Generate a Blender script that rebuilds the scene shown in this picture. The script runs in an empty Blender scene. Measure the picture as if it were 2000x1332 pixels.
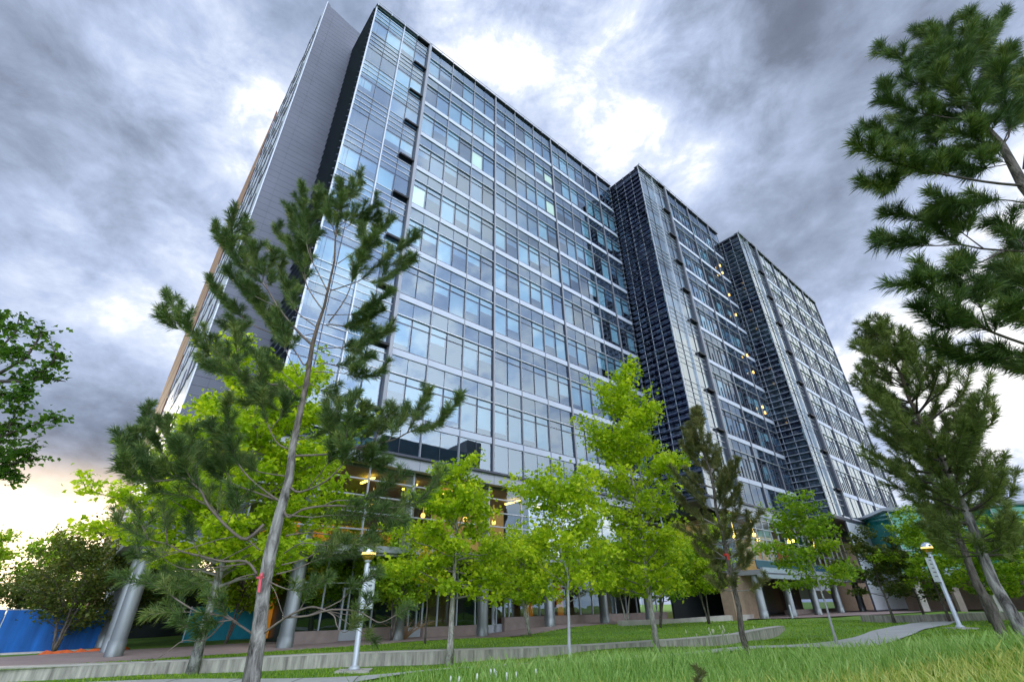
import bpy, math, random
import numpy as np
from mathutils import Vector, Matrix
C = bpy.data.collections.new("place"); bpy.context.scene.collection.children.link(C)
SC = bpy.context.scene
R = math.radians
# ------------------------------------------------------------------ camera
EYE = 1.65
FPX, PITCH, ROLL, YAW = 907.0, R(29.71), R(-0.88), R(49.24)
cp, sp, cr, sr = math.cos(PITCH), math.sin(PITCH), math.cos(ROLL), math.sin(ROLL)
M3 = np.array([[1, 0, 0], [0, -sp, -cp], [0, cp, -sp]]) @ np.array([[cr, -sr, 0], [sr, cr, 0], [0, 0, 1]])
cam = bpy.data.objects.new("camera", bpy.data.cameras.new("camera")); C.objects.link(cam)
cam.data.sensor_width = 36; cam.data.lens = FPX / 2000 * 36
cam.data.clip_start = 0.05; cam.data.clip_end = 4000
mw = Matrix([list(map(float, r)) + [0] for r in M3] + [[0, 0, 0, 1]])
cam.matrix_world = Matrix.Translation((0, 0, EYE)) @ mw
SC.camera = cam

def ray(px, py):
    d = M3 @ np.array([(px - 1000) / FPX, -(py - 666) / FPX, -1.0]); return d / np.linalg.norm(d)
def at(px, py, Y):
    r = ray(px, py); return r * Y / r[1] + np.array([0, 0, EYE])
def gp(px, py, z=0.0):
    r = ray(px, py); return r * (z - EYE) / r[2] + np.array([0, 0, EYE])
UB = np.array([math.sin(YAW), math.cos(YAW), 0]); WB = np.array([-math.cos(YAW), math.sin(YAW), 0])
def B(u, w, z): return tuple(UB * u + WB * w + np.array([0, 0, z]))

# ------------------------------------------------------------------ world and sun
SC.view_settings.view_transform = 'Standard'; SC.view_settings.look = 'None'
SC.view_settings.exposure = 0.42; SC.view_settings.gamma = 1
SC.view_settings.use_curve_mapping = False
W = bpy.data.worlds.new("World"); SC.world = W; W.use_nodes = True
SUN_AZ = math.atan2(ray(60, 1080)[0], ray(60, 1080)[1]); SUN_EL = R(14)

class NT:
    def __init__(s, tree): s.t = tree; s.n = tree.nodes; s.l = tree.links
    def node(s, typ, **kw):
        n = s.n.new(typ)
        for k, v in kw.items(): setattr(n, k, v)
        return n
    def put(s, sock, v):
        if isinstance(v, bpy.types.NodeSocket): s.l.new(v, sock)
        else: sock.default_value = v
    def m(s, op, a, b=0.0, c=0.0, clamp=False):
        n = s.node('ShaderNodeMath', operation=op, use_clamp=clamp)
        s.put(n.inputs[0], a); s.put(n.inputs[1], b); s.put(n.inputs[2], c); return n.outputs[0]
    def vm(s, op, a, b=(0, 0, 0)):
        n = s.node('ShaderNodeVectorMath', operation=op)
        s.put(n.inputs[0], a); s.put(n.inputs[1], b)
        return n.outputs['Value'] if op in ('DOT_PRODUCT', 'LENGTH') else n.outputs[0]
    def noise(s, vec, scale, detail=4, rough=.55, dist=0.0):
        n = s.node('ShaderNodeTexNoise')
        if vec is not None: s.put(n.inputs['Vector'], vec)
        n.inputs['Scale'].default_value = scale; n.inputs['Detail'].default_value = detail
        n.inputs['Roughness'].default_value = rough; n.inputs['Distortion'].default_value = dist
        return n.outputs['Fac']
    def ramp(s, fac, stops, interp='LINEAR'):
        n = s.node('ShaderNodeValToRGB'); n.color_ramp.interpolation = interp
        e = n.color_ramp.elements
        while len(e) > 1: e.remove(e[-1])
        e[0].position = stops[0][0]; e[0].color = (*stops[0][1], 1)
        for p, c in stops[1:]:
            q = e.new(p); q.color = (*c, 1)
        s.put(n.inputs[0], fac); return n.outputs[0]
    def mix(s, fac, a, b, typ='MIX'):
        n = s.node('ShaderNodeMix', data_type='RGBA', blend_type=typ)
        s.put(n.inputs[0], fac); s.put(n.inputs[6], a); s.put(n.inputs[7], b); return n.outputs[2]
    def maprange(s, v, a, b, c=0.0, d=1.0, smooth=True):
        n = s.node('ShaderNodeMapRange', interpolation_type='SMOOTHSTEP' if smooth else 'LINEAR')
        s.put(n.inputs[0], v)
        for i, x in enumerate((a, b, c, d)): n.inputs[1 + i].default_value = x
        return n.outputs[0]

def build_world():
    T = NT(W.node_tree); T.n.clear()
    out = T.node('ShaderNodeOutputWorld')
    tc = T.node('ShaderNodeTexCoord').outputs['Generated']
    D = T.vm('NORMALIZE', tc)
    sep = T.node('ShaderNodeSeparateXYZ'); T.put(sep.inputs[0], D)
    z = T.m('MAXIMUM', sep.outputs[2], 0.0); zz = T.m('ADD', z, 0.34)
    comb = T.node('ShaderNodeCombineXYZ')
    T.put(comb.inputs[0], T.m('DIVIDE', sep.outputs[0], zz)); T.put(comb.inputs[1], T.m('DIVIDE', sep.outputs[1], zz))
    rot = T.node('ShaderNodeMapping'); T.put(rot.inputs[0], comb.outputs[0])
    rot.inputs['Rotation'].default_value = (0, 0, R(-25)); rot.inputs['Scale'].default_value = (1.35, 1.0, 1); rot.inputs['Location'].default_value = (3.1, 1.7, 0)
    P = rot.outputs[0]
    n1 = T.noise(P, 1.9, 10, .56, .12)
    Q = T.vm('MULTIPLY', D, (1, 1, 1.7)); n2 = T.noise(Q, 7.5, 10, .62, .25); n4 = T.noise(Q, 3.2, 9, .6, .2)
    bil = T.m('SUBTRACT', 1.0, T.m('MULTIPLY', T.m('ABSOLUTE', T.m('SUBTRACT', n4, .5)), 5.0)); n3 = T.noise(P, .9, 3, .5)
    def bump(px, py, rad, amp):
        d = ray(px, py); c = math.cos(R(rad))
        return T.m('MULTIPLY', T.maprange(T.vm('DOT_PRODUCT', D, tuple(d)), c, 1.0), amp)
    def bdir(v, rad, amp):
        v = Vector(v).normalized(); c = math.cos(R(rad))
        return T.m('MULTIPLY', T.maprange(T.vm('DOT_PRODUCT', D, tuple(v)), c, 1.0), amp)
    terms = [bump(470, 170, 12, .20), bump(540, 270, 8, .13), bump(1020, 60, 20, .21), bump(1290, 200, 15, .22), bump(1260, 320, 9, .14), bump(860, 20, 14, .12),
             bump(60, 330, 20, .0), bump(180, 250, 14, -.04), bump(330, 560, 16, .08), bump(160, 650, 16, -.03), bump(1640, 330, 24, -.10), bump(1500, 40, 14, -.08), bump(1600, 560, 12, -.08),
             bump(1680, 690, 8, .16), bump(1780, 720, 12, .12), bump(330, 520, 12, .06),
             bump(60, 1000, 18, -.10), bump(1850, 900, 20, .2),
             bdir((.95, -.1, .2), 50, .35), bdir((.89, .45, .22), 26, .35), bdir((.2, -1, .45), 75, .30), bdir((0, 0, 1), 30, .03)]  # out-of-view sky patches added so the glass mirrors something brighter
    V = T.m('ADD', T.m('MULTIPLY', T.m('SUBTRACT', n1, .5), 1.15), .60)
    V = T.m('ADD', V, T.m('MULTIPLY', T.m('SUBTRACT', bil, .5), -.13))
    V = T.m('ADD', V, T.m('MULTIPLY', T.m('SUBTRACT', n2, .5), .80))
    bs_ = terms[0]
    for t in terms[1:]: bs_ = T.m('ADD', bs_, t)
    V = T.m('ADD', V, T.m('MULTIPLY', bs_, T.m('ADD', T.m('MULTIPLY', n2, 1.6), .1)))
    col = T.ramp(V, [(0.0, (.10, .115, .16)), (.25, (.155, .185, .255)), (.45, (.265, .32, .44)), (.64, (.40, .475, .655)), (.84, (.60, .665, .81)), (1.0, (.95, .95, .96))])
    back = T.maprange(T.vm('DOT_PRODUCT', D, (.46, -.86, .14)), .25, .92)  # unseen sky behind the viewer boosted as added fill light
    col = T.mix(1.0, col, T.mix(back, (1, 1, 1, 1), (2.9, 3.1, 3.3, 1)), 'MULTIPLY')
    # warm light low in the west, behind the cloud sheet
    sd = Vector((math.sin(SUN_AZ), math.cos(SUN_AZ), 0.03)).normalized()
    dsun = T.vm('DOT_PRODUCT', D, tuple(sd))
    low = T.maprange(sep.outputs[2], .26, .09)
    warm = T.m('MULTIPLY', T.maprange(dsun, .70, 1.0), low)
    tint = T.mix(T.m('MULTIPLY', low, T.maprange(dsun, .3, .95)), (1, 1, 1, 1), (1.12, .97, .84, 1))
    col = T.mix(1.0, col, tint, 'MULTIPLY')
    glow = T.ramp(warm, [(0, (0, 0, 0)), (.2, (.08, .05, .01)), (.5, (.50, .32, .09)), (.8, (1.1, .8, .35)), (1, (2.0, 1.5, .8))])
    col = T.mix(1.0, col, glow, 'ADD')
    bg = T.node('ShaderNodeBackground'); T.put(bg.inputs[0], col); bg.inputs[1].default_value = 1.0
    sky = T.node('ShaderNodeTexSky', sky_type='NISHITA', sun_disc=False)
    sky.sun_elevation = SUN_EL; sky.sun_rotation = SUN_AZ; sky.air_density = 1.2; sky.dust_density = .6
    bs = T.node('ShaderNodeBackground'); T.put(bs.inputs[0], sky.outputs[0]); bs.inputs[1].default_value = .12
    hole = T.m('MULTIPLY', T.maprange(n3, .54, .68), T.maprange(n2, .44, .60))
    hole = T.m('ADD', hole, bump(640, -30, 11, .7), clamp=True)
    hole = T.m('MULTIPLY', hole, T.maprange(sep.outputs[2], .15, .5))
    hole = T.m('MULTIPLY', hole, .6)
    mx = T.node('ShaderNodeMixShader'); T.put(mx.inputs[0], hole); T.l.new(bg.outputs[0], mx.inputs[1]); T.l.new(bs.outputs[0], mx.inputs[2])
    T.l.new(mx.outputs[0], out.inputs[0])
build_world()
ls = bpy.data.lights.new("sun", 'SUN'); ls.energy = 2.0; ls.angle = R(9); ls.color = (1, .86, .66)
sun = bpy.data.objects.new("sun", ls); C.objects.link(sun)
sv = Vector((math.sin(SUN_AZ) * math.cos(SUN_EL), math.cos(SUN_AZ) * math.cos(SUN_EL), math.sin(SUN_EL)))
sun.rotation_euler = (-sv).to_track_quat('-Z', 'Y').to_euler(); sun.location = (-40, 10, 60)

# ------------------------------------------------------------------ helpers
def tag(o, label=None, cat=None, group=None, kind=None):
    if label: o['label'] = label
    if cat: o['category'] = cat
    if group: o['group'] = group
    if kind: o['kind'] = kind
    return o
def empty(name, loc=(0, 0, 0)):
    o = bpy.data.objects.new(name, None); o.location = tuple(map(float, loc)); o.empty_display_size = .3; C.objects.link(o); return o
def link(name, me, mats, parent=None):
    for m in mats: me.materials.append(m)
    o = bpy.data.objects.new(name, me); C.objects.link(o)
    if parent is not None:
        o.parent = parent; o.matrix_parent_inverse = Matrix.Translation(-Vector(parent.location)) if parent.parent is None else Matrix.Translation(-Vector(PW(parent)))
    return o
def PW(o):
    v = Vector((0, 0, 0))
    # world location of objects whose mesh data is in world space is the origin
    return v
def fast_mesh(name, verts, faces_flat, counts, attr=None, mids=None, smooth=False):
    verts = np.asarray(verts, np.float32); me = bpy.data.meshes.new(name)
    me.vertices.add(len(verts)); me.vertices.foreach_set('co', verts.ravel())
    counts = np.asarray(counts, np.int32); ff = np.asarray(faces_flat, np.int32)
    me.loops.add(len(ff)); me.loops.foreach_set('vertex_index', ff)
    me.polygons.add(len(counts)); st = np.zeros(len(counts), np.int32); st[1:] = np.cumsum(counts)[:-1]
    me.polygons.foreach_set('loop_start', st)
    try: me.polygons.foreach_set('loop_total', counts)
    except Exception: pass
    if mids is not None: me.polygons.foreach_set('material_index', np.asarray(mids, np.int32))
    me.polygons.foreach_set('use_smooth', np.full(len(counts), bool(smooth)))
    me.update(calc_edges=True)
    if attr is not None:
        a = me.attributes.new('rnd', 'FLOAT', 'POINT'); a.data.foreach_set('value', np.asarray(attr, np.float32))
    me.validate(); return me

class MB:
    def __init__(s): s.v = []; s.f = []; s.m = []; s.mi = 0; s.sm = False
    def quad(s, a, b, c, d, mi=None):
        n = len(s.v); s.v += [tuple(a), tuple(b), tuple(c), tuple(d)]; s.f.append((n, n + 1, n + 2, n + 3)); s.m.append(s.mi if mi is None else mi)
    def hexa(s, P, mi=None):  # 8 corners: bottom 0-3, top 4-7
        n = len(s.v); s.v += [tuple(p) for p in P]
        for q in ((3, 2, 1, 0), (4, 5, 6, 7), (0, 1, 5, 4), (1, 2, 6, 5), (2, 3, 7, 6), (3, 0, 4, 7)):
            s.f.append(tuple(n + i for i in q)); s.m.append(s.mi if mi is None else mi)
    def bb(s, u0, u1, w0, w1, z0, z1, mi=None):   # box in building axes
        s.hexa([B(u0, w0, z0), B(u1, w0, z0), B(u1, w1, z0), B(u0, w1, z0), B(u0, w0, z1), B(u1, w0, z1), B(u1, w1, z1), B(u0, w1, z1)], mi)
    def box(s, cx, cy, z0, z1, sx, sy, rot=0, mi=None):
        c, q = math.cos(rot), math.sin(rot); P = []
        for z in (z0, z1):
            for x, y in ((-sx, -sy), (sx, -sy), (sx, sy), (-sx, sy)): P.append((cx + x * c - y * q, cy + x * q + y * c, z))
        s.hexa(P, mi)
    def tube(s, pts, rads, seg=8, cap=True, mi=None):
        pts = [Vector(p) for p in pts]; n0 = len(s.v); up = Vector((0, 0, 1)); prev = None
        for i, p in enumerate(pts):
            t = (pts[min(i + 1, len(pts) - 1)] - pts[max(i - 1, 0)])
            if t.length < 1e-9: t = Vector((0, 0, 1))
            t.normalize()
            if prev is None:
                a = t.orthogonal().normalized()
            else:
                a = prev - t * prev.dot(t)
                a = a.normalized() if a.length > 1e-6 else t.orthogonal().normalized()
            prev = a; b = t.cross(a)
            for k in range(seg):
                th = 2 * math.pi * k / seg; s.v.append(tuple(p + (a * math.cos(th) + b * math.sin(th)) * rads[i]))
        for i in range(len(pts) - 1):
            for k in range(seg):
                k2 = (k + 1) % seg; s.f.append((n0 + i * seg + k, n0 + i * seg + k2, n0 + (i + 1) * seg + k2, n0 + (i + 1) * seg + k)); s.m.append(s.mi if mi is None else mi)
        if cap:
            s.f.append(tuple(n0 + k for k in reversed(range(seg)))); s.m.append(s.mi if mi is None else mi)
            e = n0 + (len(pts) - 1) * seg; s.f.append(tuple(e + k for k in range(seg))); s.m.append(s.mi if mi is None else mi)
    def lathe(s, c, prof, seg=20, mi=None):
        n0 = len(s.v)
        for r, z in prof:
            for k in range(seg):
                th = 2 * math.pi * k / seg; s.v.append((c[0] + r * math.cos(th), c[1] + r * math.sin(th), c[2] + z))
        for i in range(len(prof) - 1):
            for k in range(seg):
                k2 = (k + 1) % seg; s.f.append((n0 + i * seg + k, n0 + i * seg + k2, n0 + (i + 1) * seg + k2, n0 + (i + 1) * seg + k)); s.m.append(s.mi if mi is None else mi)
    def build(s, name, mats, parent=None, smooth=False):
        if not isinstance(mats, (list, tuple)): mats = [mats]
        fl = [i for f in s.f for i in f]
        me = fast_mesh(name, s.v, fl, [len(f) for f in s.f], mids=s.m, smooth=smooth)
        return link(name, me, list(mats), parent)

# ------------------------------------------------------------------ materials
MAT = {}
def mat(name, col, rough=.6, metal=0.0, var=0.0, vscale=3.0, bump=0.0, bscale=20.0, coat=0, spec=.5, emit=None, es=1.0, streak=False):
    if name in MAT: return MAT[name]
    m = bpy.data.materials.new(name); m.use_nodes = True; T = NT(m.node_tree); p = T.n['Principled BSDF']
    p.inputs['Roughness'].default_value = rough; p.inputs['Metallic'].default_value = metal; p.inputs['Specular IOR Level'].default_value = spec
    c = (*col, 1)
    tc = T.node('ShaderNodeTexCoord').outputs['Object']
    if var:
        v = tc
        if streak:
            mp = T.node('ShaderNodeMapping'); T.put(mp.inputs[0], tc); mp.inputs['Scale'].default_value = (1, 1, .12); v = mp.outputs[0]
        n = T.noise(v, vscale, 6, .6)
        lo = tuple(x * (1 - var) for x in col); hi = tuple(min(1, x * (1 + var)) for x in col)
        T.put(p.inputs['Base Color'], T.ramp(n, [(.3, lo), (.7, hi)]))
    else: p.inputs['Base Color'].default_value = c
    if bump:
        b = T.node('ShaderNodeBump'); b.inputs['Strength'].default_value = bump; b.inputs['Distance'].default_value = .03
        T.put(b.inputs['Height'], T.noise(tc, bscale, 6, .6)); T.put(p.inputs['Normal'], b.outputs[0])
    if emit:
        p.inputs['Emission Color'].default_value = (*emit, 1); p.inputs['Emission Strength'].default_value = es
    MAT[name] = m; return m
def glass_mat(name, tint=(.62, .74, .78), refl=(.85, .92, 1), base=.16, ior=1.9, bump=.04, bscale=.6, rough=.01):
    m = bpy.data.materials.new(name); m.use_nodes = True; T = NT(m.node_tree); T.n.clear()
    out = T.node('ShaderNodeOutputMaterial'); tr = T.node('ShaderNodeBsdfTransparent'); tr.inputs[0].default_value = (*tint, 1)
    gl = T.node('ShaderNodeBsdfGlossy'); gl.inputs['Color'].default_value = (*refl, 1); gl.inputs['Roughness'].default_value = rough
    tc = T.node('ShaderNodeTexCoord').outputs['Object']
    b = T.node('ShaderNodeBump'); b.inputs['Strength'].default_value = bump; b.inputs['Distance'].default_value = .3
    T.put(b.inputs['Height'], T.noise(tc, bscale, 2, .5)); oi = T.node('ShaderNodeObjectInfo').outputs['Random']; wn = T.node('ShaderNodeTexWhiteNoise', noise_dimensions='1D'); T.put(wn.inputs['W'], oi)
    tl = T.vm('MULTIPLY', T.vm('SUBTRACT', wn.outputs['Color'], (.5, .5, .5)), (.022, .022, .022)); T.put(gl.inputs['Normal'], T.vm('NORMALIZE', T.vm('ADD', b.outputs[0], tl)))
    fr = T.node('ShaderNodeFresnel'); fr.inputs[0].default_value = ior
    fac = T.m('ADD', T.m('MULTIPLY', fr.outputs[0], 1 - base), base, clamp=True)
    mx = T.node('ShaderNodeMixShader'); T.put(mx.inputs[0], fac); T.l.new(tr.outputs[0], mx.inputs[1]); T.l.new(gl.outputs[0], mx.inputs[2])
    T.l.new(mx.outputs[0], out.inputs[0]); MAT[name] = m; return m
def leaf_mat(name, stops, trans=.35, rough=.5):
    m = bpy.data.materials.new(name); m.use_nodes = True; T = NT(m.node_tree); T.n.clear()
    out = T.node('ShaderNodeOutputMaterial'); at_ = T.node('ShaderNodeAttribute', attribute_name='rnd')
    col = T.ramp(at_.outputs['Fac'], stops)
    d = T.node('ShaderNodeBsdfPrincipled'); T.put(d.inputs['Base Color'], col); d.inputs['Roughness'].default_value = rough; d.inputs['Specular IOR Level'].default_value = .3
    t = T.node('ShaderNodeBsdfTranslucent'); T.put(t.inputs[0], T.mix(1.0, col, (1.1, 1.15, .6, 1), 'MULTIPLY'))
    mx = T.node('ShaderNodeMixShader'); mx.inputs[0].default_value = trans; T.l.new(d.outputs[0], mx.inputs[1]); T.l.new(t.outputs[0], mx.inputs[2])
    T.l.new(mx.outputs[0], out.inputs[0]); MAT[name] = m; return m
def bark_mat(name, a, b, sc=9, zs=.25, bump=.8, upper=None):
    m = bpy.data.materials.new(name); m.use_nodes = True; T = NT(m.node_tree); p = T.n['Principled BSDF']; p.inputs['Roughness'].default_value = .9
    tc = T.node('ShaderNodeTexCoord').outputs['Object']; mp = T.node('ShaderNodeMapping'); T.put(mp.inputs[0], tc); mp.inputs['Scale'].default_value = (1, 1, zs)
    n = T.noise(mp.outputs[0], sc * 3, 8, .7, .6)
    colr = T.ramp(n, [(.36, a), (.5, tuple((x + y) / 2 for x, y in zip(a, b))), (.62, b)])
    if upper:
        sx = T.node('ShaderNodeSeparateXYZ'); T.put(sx.inputs[0], tc); colr = T.mix(T.maprange(sx.outputs[2], 2.5, 5.5), colr, T.ramp(n, [(.38, tuple(x * .45 for x in upper)), (.62, upper)]))
    T.put(p.inputs['Base Color'], colr)
    bp = T.node('ShaderNodeBump'); bp.inputs['Strength'].default_value = bump; bp.inputs['Distance'].default_value = .03; T.put(bp.inputs['Height'], n); T.put(p.inputs['Normal'], bp.outputs[0])
    MAT[name] = m; return m

alu = mat('aluminium', (.50, .52, .56), .35, .6, var=.08)
alu_v = mat('mullion_grey', (.27, .28, .31), .4, .4)
alu_dark = mat('dark_aluminium', (.09, .095, .12), .4, .5)
steel = mat('brushed_steel', (.30, .32, .31), .5, .75, var=.12, vscale=1.5, streak=True)
band = mat('white_metal_band', (.52, .56, .65), .5, .1, var=.05, vscale=.6)
blackm = mat('black_metal', (.008, .008, .012), .5, .2)
spand = mat('spandrel_backing', (.075, .095, .13), .5, 0, var=.15, vscale=.3)
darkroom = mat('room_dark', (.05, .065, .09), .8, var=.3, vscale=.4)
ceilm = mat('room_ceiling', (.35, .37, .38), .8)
concrete = mat('concrete', (.42, .385, .325), .85, var=.5, vscale=7.0, bump=.4, bscale=18, streak=True)
conc2 = mat('pale_concrete', (.52, .47, .42), .85, var=.15, vscale=1.2, bump=.2)
pink = mat('pink_stone', (.36, .28, .245), .8, var=.12, vscale=2)
brick = mat('brown_brick', (.34, .19, .125), .85, var=.15, vscale=1.5)
whitef = mat('white_frame', (.62, .66, .72), .4, .2)
blindm = [mat('blind_pale', (.60, .80, .82), .8, var=.05, vscale=.5), mat('blind_mid', (.38, .55, .60), .8, var=.05), mat('blind_blue', (.20, .32, .44), .7, var=.1, vscale=.5), mat('blind_lit', (.72, .80, .62), .8, emit=(.8, .82, .5), es=.35)]
G1 = glass_mat('facade_glass', (.74, .86, .92), (.66, .80, .94), .15, 1.75, .02, .35); G2 = glass_mat('lobby_glass', (.80, .88, .86), (.8, .95, .95), .10, 1.6, .03)
G5 = glass_mat('boosted_lobby_glass', (.7, .8, .8), (.9, 1, 1), .38, 1.9, .02)  # lobby glass copy for the right-hand part, bright reflection put into its reflectivity
G3 = glass_mat('side_glass', (.5, .55, .65), (.6, .7, .9), .05, 1.6, .03)
G4 = glass_mat('boosted_facade_glass', (.5, .6, .66), (.85, .96, 1), .40, 2.0, .012, .3)  # facade glass copy, reflectivity raised to imitate bright sky mirrored at grazing angles

# ------------------------------------------------------------------ terrain
TP = []
def tp(x, y, z): TP.append((x, y, z))
for x, y in ((0, 0), (-3, 3), (-6, 6), (-12, 4), (-20, 8), (-5, 12), (-10, 12), (-1, 9), (-14.4, 15.9), (-6.6, 17.7), (-.2, 20.1), (-2.2, 18.7), (-4.8, 16.7), (-24, 12.6), (-16.5, 19.2), (-9, 25.7), (-1.8, 33.5), (-30, 30), (-60, 30), (-40, 60), (-60, 0), (0, -20), (-20, -10)): tp(x, y, 0)
for px, py in ((1100, 1322), (1200, 1306), (1300, 1296), (1400, 1288), (1500, 1284), (1600, 1275), (1700, 1264), (1800, 1251), (1900, 1240), (2000, 1230), (2150, 1215)):
    for rr_, k_ in ((9.6, 0), (8.0, .06), (6.2, .14)):
        q_ = ray(px, py); h_ = math.hypot(q_[0], q_[1]); tp(q_[0] / h_ * rr_, q_[1] / h_ * rr_, max(.05, EYE + q_[2] / h_ * 9.6 - .17 - k_ * .5))
for p in ((2.5, 4, .35), (4, 3, .5), (5, 14.3, .3), (1.5, 15.7, .1), (5, 19.6, .2), (8, 12.5, .45), (11.7, 20.3, .25), (10, 16, .35), (8, 12.5, .5), (16, 18, .6), (19.5, 24.1, .52), (8, 23, .15), (12.1, 26.7, .15), (5.6, 38, .4), (14, 42, .4), (20, 35, .35), (28, 40, .35), (30, 30, .5), (22, 30, .45), (45, 55, .6), (66, 80, .65), (60, 50, .6), (90, 60, .6), (50, 20, .7), (30, 12, 1.0), (30, -10, .8), (8, -5, .5), (60, 100, .6), (120, 120, .6), (0, 60, .1), (0, 100, .1)): tp(*p)
TPA = np.array(TP)
def terr(x, y):
    x = np.atleast_1d(np.asarray(x, float)); y = np.atleast_1d(np.asarray(y, float))
    d2 = (x[:, None] - TPA[:, 0]) ** 2 + (y[:, None] - TPA[:, 1]) ** 2
    w = 1 / (d2 + .6) ** 1.6; z = (w * TPA[:, 2]).sum(1) / w.sum(1)
    return z + .03 * np.sin(x * .9 + 1) * np.cos(y * .7)
def tz(x, y): return float(terr(x, y)[0])

# wall line
wpx = [(-200, 1340, 1311), (0, 1332, 1303), (200, 1325, 1296), (400, 1317, 1287.5), (600, 1308, 1278), (800, 1299, 1271), (1000, 1287, 1265), (1150, 1280, 1259), (1250, 1274, 1253), (1340, 1268, 1247), (1400, 1262.5, 1242), (1448, 1257, 1237.5), (1490, 1249, 1229), (1520, 1240, 1224), (1534, 1233, 1222)]
wz = [0, 0, 0, 0, 0, 0, .0, .02, .05, .08, .1, .12, .15, .2, .22]
WL = []
for (px, pb, pt), z in zip(wpx, wz):
    b = gp(px, pb, z); r = ray(px, pt); zt = EYE + b[1] * r[2] / r[1]
    WL.append((b[0], b[1], z, max(zt, z + .2)))
WLs = [(WL[i][0], WL[i][1]) for i in range(len(WL))]

def behind_wall(x, y):   # beyond the wall line (vectorised)
    xs = np.array([p[0] for p in WLs]); ys = np.array([p[1] for p in WLs])
    yy = np.interp(x, xs, ys); return (y > yy) & (x < xs[-1])

# ------------------------------------------------------------------ ground materials
def ground_mat(name, stops, sc, bump=.5, detail=8):
    m = bpy.data.materials.new(name); m.use_nodes = True; T = NT(m.node_tree); p = T.n['Principled BSDF']; p.inputs['Roughness'].default_value = .9
    tc = T.node('ShaderNodeTexCoord').outputs['Object']
    a = T.noise(tc, sc, detail, .6); b = T.noise(tc, sc * 18, 5, .7)
    v = T.m('ADD', T.m('MULTIPLY', a, .6), T.m('MULTIPLY', b, .4))
    T.put(p.inputs['Base Color'], T.ramp(v, stops))
    bp = T.node('ShaderNodeBump'); bp.inputs['Strength'].default_value = bump; bp.inputs['Distance'].default_value = .03; T.put(bp.inputs['Height'], b); T.put(p.inputs['Normal'], bp.outputs[0])
    MAT[name] = m; return m
lawn_m = ground_mat('lawn', [(.3, (.06, .14, .012)), (.5, (.14, .27, .02)), (.7, (.27, .40, .04))], .35)
path_m = ground_mat('path_concrete', [(.3, (.42, .41, .38)), (.7, (.58, .56, .52))], 1.2, .15)
plaza_m = ground_mat('plaza_paving', [(.3, (.30, .22, .19)), (.7, (.42, .31, .27))], 1.5, .15)

def grid_mesh(name, xs, ys, m, zoff=0.0):
    X, Y = np.meshgrid(xs, ys); Z = terr(X.ravel(), Y.ravel()) + zoff
    bw = behind_wall(X.ravel(), Y.ravel()); Z = np.where(bw, Z - .0, Z)
    V = np.stack([X.ravel(), Y.ravel(), Z], 1); nx = len(xs); ny = len(ys)
    i, j = np.meshgrid(np.arange(nx - 1), np.arange(ny - 1)); a = (j * nx + i).ravel()
    F = np.stack([a, a + 1, a + nx + 1, a + nx], 1)
    return link(name, fast_mesh(name, V, F.ravel(), np.full(len(F), 4), smooth=True), [m])
xs = np.concatenate([-np.geomspace(45, 1500, 14)[::-1], np.arange(-44, 60, .8), np.geomspace(60, 1500, 14)])
ys = np.concatenate([-np.geomspace(10, 900, 10)[::-1], np.arange(-9, 60, .8), np.geomspace(60, 1800, 16)])
tag(grid_mesh('ground', xs, ys, lawn_m), kind='structure')

def loft(name, A, Bp, n, m, kind='structure', zf=None):
    V = []; F = []
    for a, b in zip(A, Bp):
        for k in range(n + 1):
            t = k / n; p = [a[i] * (1 - t) + b[i] * t for i in range(3)]
            if zf: p[2] = zf(p[0], p[1], t, a, b)
            V.append(p)
    for i in range(len(A) - 1):
        for k in range(n):
            q = i * (n + 1) + k; F += [q, q + n + 1, q + n + 2, q + 1]
    o = link(name, fast_mesh(name, V, F, np.full(len(F) // 4, 4), smooth=True), [m]); return tag(o, kind=kind)
# raised lawn behind the wall
fr = []; bk = []
for i, (x, y, z0, z1) in enumerate(WL):
    fr.append((x, y, z1 - .04)); u = -14 + (x - WL[0][0]) / (WL[-1][0] - WL[0][0]) * 52
    p = B(u, 25.0, 0); bk.append((p[0], p[1], tz(p[0], p[1]) + .05))
def bedz(x, y, t, a, b):
    return max(a[2] * (1 - t) + b[2] * t + .05 * math.sin(math.pi * t), tz(x, y) + .03)
FRB, BKB = fr, bk
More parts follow.
